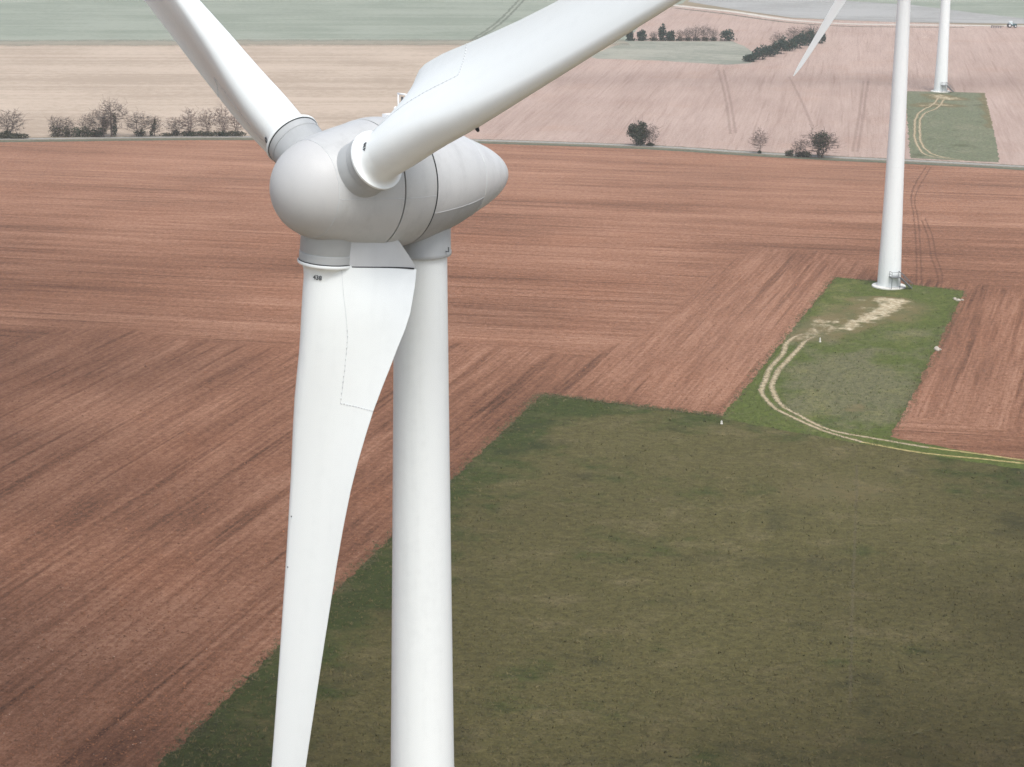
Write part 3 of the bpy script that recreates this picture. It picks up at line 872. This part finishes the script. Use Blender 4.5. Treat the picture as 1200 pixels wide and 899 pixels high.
def fit_height(mbs, h, w=None):
    a = np.array([q[:] for m_ in mbs for q in m_.v]); k = h / a[:, 2].max()
    kx = k if w is None else w / max(1e-3, np.percentile(a[:, 0], 99) - np.percentile(a[:, 0], 1))
    for m_ in mbs: m_.v = [(q[0] * kx, q[1] * kx, q[2] * k) for q in m_.v]

def leaf_blob(rng, mb, blobs, count, size):
    tot = sum(b[3] * b[4] * b[5] for b in blobs)
    for (cx, cy, cz, rx, ry, rz) in blobs:
        for i in range(int(count * rx * ry * rz / tot)):
            v = Vector((rng.gauss(0, 1), rng.gauss(0, 1), rng.gauss(0, 1))).normalized() * (rng.random() ** .4) * rng.uniform(.85, 1.12)
            p = Vector((cx + v.x * rx, cy + v.y * ry, max(.05, cz + v.z * rz)))
            s_ = size * rng.uniform(.6, 1.4)
            n = Vector((rng.gauss(0, 1), rng.gauss(0, 1), rng.gauss(.6, 1))).normalized(); a = n.orthogonal().normalized(); b = n.cross(a)
            mb.add([p + a * s_, p + b * s_ * .7, p - a * s_, p - b * s_ * .7], [(0, 1, 2, 3)])

def bare_tree(px, py, h, w, label, seed, stems=1, levels=3, spread=.85, upright=1.0, ivy=None, mat=None, group=None, name='bare_tree', cat='tree', rad=None, dy=0.0):
    rng = random.Random(seed); g_ = G(px, py)
    t, c = branches(rng, h, spread, levels, upright, stems, rad or h * .022)
    fit_height([t, c], h, w)
    r = empty(name, (g_[0], g_[1] + dy, 0), rng.uniform(-.3, .3), label, cat, group)
    t.build('trunk', mat or BARK, r, smooth=True); c.build('crown', mat or BARK, r, smooth=True)
    if ivy:
        mb = MB(); leaf_blob(rng, mb, ivy, ivy_count(ivy), .22); mb.build('ivy', IVY, r)
    return r
def ivy_count(b): return int(sum(170 * (q[3] * q[4] * q[5]) ** .67 for q in b)) + 60

def shrub(px, py, blobs, label, seed, count=900, size=.24, mat=None, group=None, name='evergreen_shrub', cat='shrub', twigs=0, dy=0.0):
    rng = random.Random(seed); g_ = G(px, py)
    r = empty(name, (g_[0], g_[1] + dy, 0), 0, label, cat, group)
    mb = MB(); leaf_blob(rng, mb, blobs, count, size); mb.build('foliage', mat or EVER, r)
    mb = MB(); top = max(b[2] for b in blobs); wx = max(abs(b[0]) + b[3] for b in blobs)
    for i in range(5 + twigs):
        p0 = Vector((rng.uniform(-.6, .6) * wx * .6, rng.uniform(-.3, .3), 0))
        e = Vector((p0.x * 1.5 + rng.gauss(0, .4), p0.y * 1.5 + rng.gauss(0, .4), top * rng.uniform(.8, 1.35) + .2))
        mb.tube([p0, p0.lerp(e, .5) + Vector((rng.gauss(0, .12), 0, 0)), e], [.07, .05, .02], 4, caps=False)
    mb.build('stem', BARK, r)
    return r

TR = 'leafless trees in the hedgerow left of the near turbine'
SH = 'low shrubs of the hedgerow left of the near turbine'
# scale there: about 4.2 px per metre
bare_tree(9, 161, 8.4, 8.5, 'round bare tree at the far left edge of the picture', 3, 2, 3, 1.0, .8, [(0, 0, 1.0, 1.1, 1, 1.3)], group=TR)
shrub(14, 162.5, [(-2.5, 0, .8, 2.6, 1.2, 1.0), (1.6, 0, .7, 3.4, 1.2, .9)], 'dark low scrub at the foot of the leftmost round tree', 4, 1300, .22, SCRUB, SH, twigs=8)
for i, (px, w_, h_, lb, m_) in enumerate([
    (66, 2.6, 3.6, 'leftmost twiggy bush of the low hedge, left of the tall ivy tree', SCRUB),
    (78, 2.4, 3.4, 'rounded twiggy bush second from the left end of the low hedge', SCRUB),
    (91, 2.2, 3.0, 'dark ivy covered bush in the middle of the low hedge left of the tall tree', IVY),
    (101, 2.2, 3.4, 'dark bush with upright bare twigs just left of the tall ivy tree', IVY),
    (112, 2.0, 2.4, 'small dark bush tucked under the left side of the tall ivy tree', IVY)]):
    h_ *= 1.25; shrub(px, 160.5, [(-.4, 0, h_ * .36, w_ * .62, 1.1, h_ * .40), (.8, 0, h_ * .28, w_ * .5, 1.0, h_ * .34)], lb, 20 + i, 420, .2, m_, SH, twigs=12)
    if i in (0, 1, 3):
        bare_tree(px + 1, 160, h_ * (1.35 if i != 3 else 1.6), 4.6, ['thin grey sapling rising from the left end of the low hedge', 'thin grey sapling rising from the second bush of the low hedge', '', 'upright bare sapling just left of the tall ivy tree'][i], 40 + i, 3, 3, .9, .8, group='bare saplings in the low hedge', name='bare_sapling', rad=.08)
bare_tree(131, 160.5, 12.2, 8.5, 'tallest bare tree of the left hedgerow with two dark ivy clad stems', 5, 1, 4, .85, .9, [(.9, 0, 2.2, .75, .7, 2.6), (1.0, 0, 5.2, .55, .5, 1.8)], group=TR, rad=.30)
bare_tree(120, 160.5, 8.2, 7.5, 'leaning bare tree with ivy stem growing against the tallest tree', 6, 2, 3, .9, .8, [(.6, 0, 3.2, .9, .7, 2.4), (-.4, 0, 1.4, 1.5, .8, 1.4)], group=TR)
bare_tree(164, 160, 8.6, 7.6, 'round crowned bare tree right of the tallest hedgerow tree', 7, 3, 4, .95, .8, [(0, 0, .9, 1.8, .8, 1.0)], group=TR, rad=.2)
bare_tree(181, 160, 6.2, 4.4, 'slanting small tree with a dark ivy column on its trunk', 8, 1, 3, .8, 1.0, [(-.8, 0, 1.0, .6, .5, 1.1), (-.2, 0, 2.4, .6, .5, 1.3), (.3, 0, 3.9, .5, .5, 1.0)], group=TR, rad=.12)
shrub(196, 160, [(0, 0, .5, 2.4, .9, .6)], 'lowest scrap of scrub in the gap right of the slanting ivy tree', 9, 320, .18, SCRUB, SH)
bare_tree(206, 159.5, 5.6, 5.2, 'small twiggy bare tree at the left end of the hedge nearest the turbine', 10, 3, 3, 1.0, .7, [(0, 0, .9, 1.4, .8, .9)], group=TR, rad=.12)
bare_tree(223, 159.5, 8.8, 6.0, 'tall slender bare tree left of two twins near the upper left blade', 11, 3, 4, .8, 1.1, None, BARK_L, TR, rad=.2)
bare_tree(243, 159, 8.2, 5.0, 'slender bare tree standing between two others near the upper left blade', 12, 2, 4, .75, 1.2, None, BARK_L, TR, rad=.18)
bare_tree(262, 159, 9.4, 5.4, 'slender bare tree just left of the upper left blade', 13, 3, 4, .75, 1.2, None, BARK_L, TR, rad=.18)
bare_tree(278, 159, 8.0, 5.0, 'slender bare tree partly hidden by the upper left blade', 113, 2, 4, .75, 1.2, None, BARK_L, TR, rad=.18)
for i, (px, lb) in enumerate([(222, 'dark low bush under the leftmost of the slender trees'), (240, 'dark low bush under the middle slender tree'), (258, 'dark low bush under the slender tree next to the blade'), (276, 'dark low bush at the right end of the hedge by the blade')]):
    shrub(px, 160, [(-.8, 0, .8, 2.0, .9, .95), (1.2, 0, .7, 1.9, .9, .9)], lb, 60 + i, 520, .2, SCRUB if i % 2 else IVY, SH, twigs=4)

RG = 'shrubs standing alone along the field road'
shrub(748, 171, [(.2, 0, 3.3, 2.6, 1.9, 2.6), (-1.4, 0, 5.0, 1.5, 1.3, 1.5), (1.1, 0, 5.3, 1.4, 1.2, 1.6), (-2.4, 0, 3.8, 1.2, 1.0, 1.5), (.4, 0, 1.2, 1.9, 1.0, 1.3), (.1, 0, 6.3, .8, .7, .9), (2.0, 0, 3.4, 1.2, 1, 1.5)], 'tall dark evergreen bush alone beside the road under the upper right blade', 14, 2600, .22, EVER, RG, twigs=6)
bare_tree(762, 171.5, 7.6, 4.6, 'bare twiggy bush leaning on the right side of the dark evergreen', 15, 4, 3, .7, 1.2, [(0, 0, .5, 1.2, .6, .6)], None, RG, 'bare_shrub', 'shrub', .12)
bare_tree(890, 180, 7.2, 4.6, 'thin lone sapling by the road between the two dark bushes', 16, 1, 3, .8, 1.0, [(0, 0, .4, .5, .4, .5)], BARK_L, RG, 'bare_sapling', 'tree', .10)
bare_tree(961, 185, 9.2, 9.0, 'fan shaped multi stemmed bare bush by the road left of the middle turbine tower', 17, 6, 4, .62, 1.0, [(0, 0, 4.6, 2.6, 1.8, 2.6), (0, 0, 1.2, .9, .8, 1.3)], None, RG, 'bare_shrub', 'shrub', .2)
shrub(944, 184.5, [(0, 0, .9, 1.6, .9, 1.0)], 'low dark bush against the left foot of the fan shaped bush', 18, 420, .18, SCRUB, RG, 'dark_shrub', twigs=5)
bare_tree(937, 184, 5.0, 4.4, 'sparse twiggy bush left of the fan shaped bush', 19, 3, 3, .9, .9, [(0, 0, .7, 1.4, .7, .8)], None, RG, 'bare_shrub', 'shrub', .08)
shrub(925, 183, [(0, 0, .8, 1.3, .8, .95)], 'small round dark bush at the left end of the roadside clump', 21, 380, .18, SCRUB, RG, 'dark_shrub', twigs=4)

CP = 'trees of the far copse on the rough grass'
EVF = leaf_mat('far_evergreen_leaves', (.012, .038, .028), (.030, .062, .044))
for i, (px, h_, w_, kind_, lb) in enumerate([
    (738, 5.0, 2.6, 'e', 'small evergreen at the left end of the far copse, beside the blade edge'),
    (752, 4.8, 3.4, 'e', 'round evergreen second from the left in the far copse'),
    (766, 4.2, 3.2, 'b', 'bare thin tree between the round and the tall evergreen of the far copse'),
    (776, 7.0, 2.8, 'e', 'tallest evergreen of the far copse'),
    (786, 4.6, 3.2, 'e', 'squat evergreen just right of the tallest one in the far copse'),
    (797, 5.4, 4.0, 'b', 'first pale bare tree right of the evergreens in the far copse'),
    (806, 6.4, 4.0, 'b', 'second pale bare tree right of the evergreens in the far copse'),
    (816, 7.2, 5.0, 'b', 'broadest pale bare tree in the middle of the far copse'),
    (826, 7.2, 5.0, 'b', 'tall pale bare tree in the right half of the far copse'),
    (836, 6.2, 4.2, 'b', 'pale bare tree beside the round evergreen at the right end of the far copse'),
    (852, 4.9, 5.4, 'e', 'broad round evergreen at the right end of the far copse')]):
    if kind_ == 'e':
        shrub(px, 48, [(0, 0, h_ * .45, w_ * .6, w_ * .5, h_ * .45), (w_ * .12, 0, h_ * .74, w_ * .34, w_ * .34, h_ * .28), (-w_ * .3, 0, h_ * .55, w_ * .35, w_ * .35, h_ * .3), (w_ * .1, 0, .6, w_ * .85, .8, .8)], lb, 200 + i, 700, .34, EVF, CP, 'evergreen_tree', 'tree')
    else:
        bare_tree(px, 48, h_, w_, lb, 200 + i, 3, 3, .9, 1.0, [(0, 0, .7, 2.0, .8, .9)], BARK, CP, rad=.22)
HD = 'bushes of the slanting far hedge'
hl = [(880, 72.5), (891, 70), (903, 66.5), (914, 63.5), (925, 60), (937, 57), (948, 54), (960, 51)]
hh = [3.6, 6.0, 5.6, 7.2, 5.6, 7.4, 7.4, 4.8]
names_h = ['smallest bush at the lower left tip of the slanting far hedge', 'broad dark bush second from the lower end of the slanting far hedge', 'rounded dark bush third from the lower end of the slanting far hedge',
           'tall dark bush in the lower middle of the slanting far hedge', 'bush in the very middle of the slanting far hedge', 'bushy evergreen in the upper middle of the slanting far hedge',
           'dark evergreen left of the distant blade tip in the slanting far hedge', 'last dark bush at the upper right end of the slanting far hedge']
for i, ((px, py), h_, lb) in enumerate(zip(hl, hh, names_h)):
    w_ = 5.6
    shrub(px, py, [(0, 0, h_ * .42, w_ * .52, 2.2, h_ * .42), (1.0, 0, h_ * .66, w_ * .32, 1.6, h_ * .32), (-1.6, 0, h_ * .34, w_ * .3, 1.6, h_ * .32)], lb, 300 + i, 620, .36, EVF, HD, 'evergreen_shrub')
for i, (px, py, h_, lb) in enumerate([(912, 60, 8.6, 'bare treetop behind the lower half of the slanting far hedge'), (928, 56, 9.0, 'bare treetop behind the middle of the slanting far hedge'), (944, 52, 9.2, 'bare treetop behind the upper half of the slanting far hedge'), (952, 50, 8.6, 'bare treetop beside the distant blade tip behind the slanting far hedge')]):
    bare_tree(px, py, h_, 6, lb, 330 + i, 3, 3, .8, 1.0, None, BARK, 'bare trees behind the slanting far hedge', rad=.22)

# ------------------------------------------------------------------ loose clods and grass tufts (nobody could count them)
def inside_poly(x, y, poly):
    ins = np.zeros(len(x), bool); j = len(poly) - 1
    for i in range(len(poly)):
        xi, yi = poly[i]; xj, yj = poly[j]
        if yi != yj:
            c = ((yi > y) != (yj > y)) & (x < (xj - xi) * (y - yi) / (yj - yi) + xi); ins ^= c
        j = i
    return ins
def scatter_mesh(name, v, f, mat):
    nt = mat.node_tree; b = [q for q in nt.nodes if q.type == 'BSDF_PRINCIPLED'][0]; k = NT(nt)
    src = b.inputs['Base Color'].links[0].from_socket          # clods and tufts take the vignette painted on the ground
    k.l(k.mix(k.math('MULTIPLY', k.attr('painted_dark'), .8), src, k.mix(1.0, src, (.22, .18, .14), 'MULTIPLY')), b.inputs['Base Color'])
    me = bpy.data.meshes.new(name); me.vertices.add(len(v)); me.vertices.foreach_set('co', v.astype(np.float32).ravel())
    me.loops.add(f.size); me.loops.foreach_set('vertex_index', f.astype(np.int32).ravel())
    me.polygons.add(len(f)); me.polygons.foreach_set('loop_start', np.arange(0, f.size, f.shape[1], dtype=np.int32))
    me.update(calc_edges=True); me.validate(); me.materials.append(mat)
    at = me.attributes.new('painted_dark', 'FLOAT', 'POINT'); at.data.foreach_set('value', painted_dark(v[:, 0], v[:, 1]).astype(np.float32))
    o = bpy.data.objects.new(name, me); COL.objects.link(o); return tag(o, kind='stuff')
rs_ = np.random.default_rng(5)
def spread(n, poly, x0, x1, y0, y1, neg=()):
    y = 1 / rs_.uniform(1 / y1 ** 1.6, 1 / y0 ** 1.6, n) ** (1 / 1.6); x = rs_.uniform(-1, 1, n) * (y * .27 + 6)
    k = (x > x0) & (x < x1)
    if poly is not None: k &= inside_poly(x, y, poly)
    for q in neg: k &= ~inside_poly(x, y, q)
    return x[k], y[k]
def octa(x, y, z, r):
    n = len(x); d = np.array([(1, 0, 0), (0, 1, 0), (-1, 0, 0), (0, -1, 0), (0, 0, .75), (0, 0, -.5)], float)
    v = d[None] * rs_.uniform(.6, 1.3, (n, 6, 1)) * r[:, None, None]
    a = rs_.uniform(0, 6.28, n); c, s = np.cos(a)[:, None], np.sin(a)[:, None]
    v = np.stack([v[..., 0] * c - v[..., 1] * s, v[..., 0] * s + v[..., 1] * c, v[..., 2]], -1) + np.stack([x, y, z], -1)[:, None]
    f = np.array([(0, 1, 4), (1, 2, 4), (2, 3, 4), (3, 0, 4), (1, 0, 5), (2, 1, 5), (3, 2, 5), (0, 3, 5)])
    return v.reshape(-1, 3), (f[None] + 6 * np.arange(n)[:, None, None]).reshape(-1, 3)
def tufts(x, y, z, r, h):
    n = len(x); B = 4; a = rs_.uniform(0, 6.28, (n, B)); l = rs_.uniform(.3, 1.0, (n, B)) * r[:, None]
    bx = x[:, None] + rs_.normal(0, .3, (n, B)) * r[:, None]; by = y[:, None] + rs_.normal(0, .3, (n, B)) * r[:, None]
    w = .16 * r[:, None]
    p0 = np.stack([bx - np.sin(a) * w, by + np.cos(a) * w, np.full((n, B), z)], -1); p1 = np.stack([bx + np.sin(a) * w, by - np.cos(a) * w, np.full((n, B), z)], -1)
    p2 = np.stack([bx + np.cos(a) * l, by + np.sin(a) * l, z + h[:, None] * rs_.uniform(.5, 1.1, (n, B))], -1)
    v = np.stack([p0, p1, p2], 2).reshape(-1, 3)
    return v, np.arange(len(v)).reshape(-1, 3)
x, y = spread(60000, None, -200, 200, 172, 420, (grass_poly, pad_poly))
v, f = octa(x, y, np.full(len(x), .02), rs_.lognormal(-2.4, .38, len(x)))
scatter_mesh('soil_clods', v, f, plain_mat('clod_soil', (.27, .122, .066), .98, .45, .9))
x, y = spread(34000, grass_poly, -60, 130, 172, 325, (pad_poly,))
v, f = tufts(x, y, .03, rs_.lognormal(-1.45, .4, len(x)), rs_.lognormal(-1.75, .4, len(x)))
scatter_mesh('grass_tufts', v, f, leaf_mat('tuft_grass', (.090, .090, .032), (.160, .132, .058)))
x, y = spread(26000, pad_poly, -60, 130, 290, 412)
k_ = bare_pad(x, y) < .25; x, y = x[k_], y[k_]
v, f = tufts(x, y, .04, rs_.lognormal(-1.4, .4, len(x)), rs_.lognormal(-1.9, .4, len(x)))
scatter_mesh('grass_tufts', v, f, leaf_mat('pad_tuft_grass', (.095, .118, .034), (.15, .148, .062)))
# rough fringe where grass meets the plough
def fringe(line, n, wid):
    L = [Vector(p) for p in line]; d = [0]
    for a, b in zip(L[:-1], L[1:]): d.append(d[-1] + (b - a).length)
    t = rs_.uniform(0, d[-1], n)
    return np.interp(t, d, [p.x for p in L]) + rs_.normal(0, wid, n), np.interp(t, d, [p.y for p in L]) + rs_.normal(0, wid, n)
fx, fy = [], []
for ln, n in ((gedge[1:4], 3600), (gp[:4], 1800), (P((845, 490), (862, 470), (920, 397), (979, 325), (1060, 333), (1130, 341), (1086, 430), (1043, 512)), 4200)):
    a_, b_ = fringe(ln, n // 2, .6); fx.append(a_); fy.append(b_)
x, y = np.concatenate(fx), np.concatenate(fy)
v, f = tufts(x, y, .03, rs_.lognormal(-1.4, .4, len(x)), rs_.lognormal(-2.0, .4, len(x)))
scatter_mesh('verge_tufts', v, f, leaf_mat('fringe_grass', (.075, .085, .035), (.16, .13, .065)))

# ------------------------------------------------------------------ tractor and plough on the far field track
TRG = plain_mat('teal_tractor_paint', (.03, .10, .11), .5, .2); GLASS = plain_mat('pale_cab_glass', (.55, .66, .68), .15, .1); TY = plain_mat('tyre_rubber', (.02, .02, .02), .9)
g_ = G(1184.5, 32.4)
t_ = empty('tractor', (g_[0], g_[1], .05), 0, 'tiny teal tractor with pale cab working at the far right field edge', 'tractor')
mb = MB(); mb.box((1.5, 0, 1.25), (2.2, .9, .85)); mb.box((0, 0, 1.0), (2.4, 1.0, .6)); mb.box((2.5, 0, .8), (.3, .8, .5)); mb.build('body', TRG, t_)
mb = MB()
vs = [(-1.0, -.75, 1.3), (.6, -.75, 1.3), (.6, .75, 1.3), (-1.0, .75, 1.3), (-.85, -.65, 2.65), (.35, -.65, 2.65), (.35, .65, 2.65), (-.85, .65, 2.65)]
mb.add(vs, [(0, 3, 2, 1), (4, 5, 6, 7), (0, 1, 5, 4), (1, 2, 6, 5), (2, 3, 7, 6), (3, 0, 4, 7)]); cab = mb.build('cab', GLASS, t_)
mb = MB(); mb.box((-.25, 0, 2.74), (1.5, 1.5, .16)); mb.build('roof', W_RIM, cab)
mb = MB(); mb.tube([(1.0, .3, 1.6), (1.0, .3, 2.7)], .06, 6); mb.build('exhaust', STEEL, t_)
for x_, r_ in ((-.7, .92), (1.95, .66)):
    for sy in (-1, 1):
        mb = MB(); mb.lathe([(-.22, r_ * .55), (-.22, r_ * .9), (-.15, r_), (.15, r_), (.22, r_ * .9), (.22, r_ * .55)], 20, (x_, sy * .85, r_), (0, 1, 0)); wh = mb.build('wheel', TY, t_, auto=40)
        mb = MB(); mb.lathe([(-.1, .001), (-.14, r_ * .5), (.14, r_ * .5), (.1, .001)], 16, (x_, sy * .85, r_), (0, 1, 0)); mb.build('rim', W_RIM, wh, auto=40)
g_ = G(1167.5, 33)
pl_ = empty('plough', (g_[0], g_[1], .05), 0, 'low dark plough trailing to the left of the tiny tractor', 'plough')
mb = MB(); mb.tube([(-2.2, .9, .9), (2.2, -.5, .9)], .14, 6); mb.tube([(2.2, -.5, .9), (3.4, 0, .8)], .1, 6); mb.build('frame', plain_mat('rusty_plough_steel', (.09, .06, .055), .7), pl_)
for i in range(5):
    x_ = -2.0 + i * .95; y_ = .85 - i * .3
    mb = MB(); mb.add([(x_ - .3, y_ - .2, .02), (x_ + .3, y_, .02), (x_ + .45, y_ + .25, .5), (x_ - .05, y_ + .1, .75), (x_ - .3, y_ - .12, .02), (x_ + .3, y_ + .08, .02), (x_ + .45, y_ + .33, .5), (x_ - .05, y_ + .18, .75)],
                      [(0, 1, 2, 3), (7, 6, 5, 4), (0, 4, 5, 1), (1, 5, 6, 2), (2, 6, 7, 3), (3, 7, 4, 0)])
    mb.tube([(x_, y_ + .1, .5), (x_, y_ + .1, .95)], .06, 5); mb.build('plough_share', STEEL, pl_)

# ------------------------------------------------------------------ stones and posts on the pad
ROCK = plain_mat('pale_limestone', (.42, .375, .31), .9, .2, 2.5)
def rock(mb, rng, c, r):
    bm = bmesh.new(); bmesh.ops.create_icosphere(bm, subdivisions=2, radius=r)
    s_ = rng.random() * 50
    for v in bm.verts:
        n = mnoise.noise(v.co / r * 1.1 + Vector((s_, 0, 0))); v.co *= 1 + .45 * n; v.co.z *= .62
    mb.add([v.co + Vector(c) for v in bm.verts], [tuple(v.index for v in f.verts) for f in bm.faces]); bm.free()
def rocks(px, py, n, label, seed, sp=.8, rad=.4):
    rng = random.Random(seed); g_ = G(px, py)
    for i in range(n):
        mb = MB(); r_ = rad * rng.uniform(.6, 1.2); rock(mb, rng, (0, 0, r_ * .3), r_)
        o = mb.build('stone', ROCK, None, smooth=True)
        o.location = (g_[0] + rng.uniform(-sp, sp), g_[1] + rng.uniform(-sp, sp) * 1.2, .03)
        tag(o, label, 'stone', label.split(' of ')[-1] if n > 1 else None)
rocks(1124.5, 352, 5, 'pale limestone block in the upper heap at the right rim of the pad', 71, .8, .42)
rocks(1095, 410, 4, 'pale limestone block in the lower heap at the right rim of the pad', 72, .9, .5)
for (px, py, h_, lb) in [(961, 401, .75, 'short white marker post beside the upper end of the chalk ruts'), (845.5, 497, .5, 'short white marker post at the corner between soil, meadow and pad')]:
    g_ = G(px, py); mb = MB()
    mb.lathe([(0, .14), (h_ * .8, .13), (h_, .07), (h_, .001)], 16, (0, 0, 0), (0, 0, 1)); mb.lathe([(0, .2), (.08, .2), (.1, .14)], 16)
    o = mb.build('marker_post', plain_mat('white_post_paint', (.62, .60, .54), .7, .15), None, auto=40); o.location = (g_[0], g_[1], .03); tag(o, lb, 'marker post', 'white marker posts by the pad')

# ------------------------------------------------------------------ air
hz_d = HAZE = 0.00014
mb = MB(); mb.box((0, 2200, 64), (6040, 5640, 131)); hz = mb.build('haze', None); tag(hz, kind='stuff')
m = bpy.data.materials.new('thin_spring_haze'); m.use_nodes = True; nt = m.node_tree; nt.nodes.clear()
o_ = nt.nodes.new('ShaderNodeOutputMaterial'); v_ = nt.nodes.new('ShaderNodeVolumePrincipled')
v_.inputs['Color'].default_value = (.95, .98, .99, 1); v_.inputs['Density'].default_value = HAZE; v_.inputs['Anisotropy'].default_value = 0.0
nt.links.new(v_.outputs[0], o_.inputs['Volume']); hz.data.materials.append(m)

# ------------------------------------------------------------------ light
SUN_EL, SUN_AZ = RAD(60), RAD(163)      # compass style: clockwise from +Y; bright side of the sky to the right and slightly behind
w = bpy.data.worlds.new('World'); SC.world = w; w.use_nodes = True
nt = w.node_tree; bg = nt.nodes['Background']
sky = nt.nodes.new('ShaderNodeTexSky'); sky.sky_type = 'NISHITA'; sky.sun_disc = False
sky.sun_elevation = SUN_EL; sky.sun_rotation = SUN_AZ; sky.air_density = 1.0; sky.dust_density = 3.0; sky.ozone_density = 1.0
hs = nt.nodes.new('ShaderNodeHueSaturation'); hs.inputs['Saturation'].default_value = .60; nt.links.new(sky.outputs[0], hs.inputs['Color']); nt.links.new(hs.outputs[0], bg.inputs[0]); bg.inputs[1].default_value = 0.12
sd = bpy.data.lights.new('sun', 'SUN'); sd.energy = 1.5; sd.angle = RAD(24); sd.color = (1.0, .98, .95)
so = bpy.data.objects.new('sun', sd); COL.objects.link(so)
dirv = Vector((math.sin(SUN_AZ) * math.cos(SUN_EL), math.cos(SUN_AZ) * math.cos(SUN_EL), math.sin(SUN_EL)))
so.rotation_euler = dirv.to_track_quat('Z', 'Y').to_euler(); so.location = (0, 0, 300)

SC.view_settings.view_transform = 'Standard'; SC.view_settings.look = 'None'
SC.view_settings.exposure = 0.75; SC.view_settings.gamma = 1.0
SC.cycles.volume_bounces = 1
try: SC.cycles.sampling_pattern = 'BLUE_NOISE'
except Exception: pass
SC.cycles.filter_width = 1.6
SC.cycles.sample_clamp_indirect = 3
SC.cycles.max_bounces = 4
SC.cycles.diffuse_bounces = 2
SC.cycles.transparent_max_bounces = 12
SC.cycles.use_denoising = True
SC.cycles.denoising_prefilter = 'NONE'
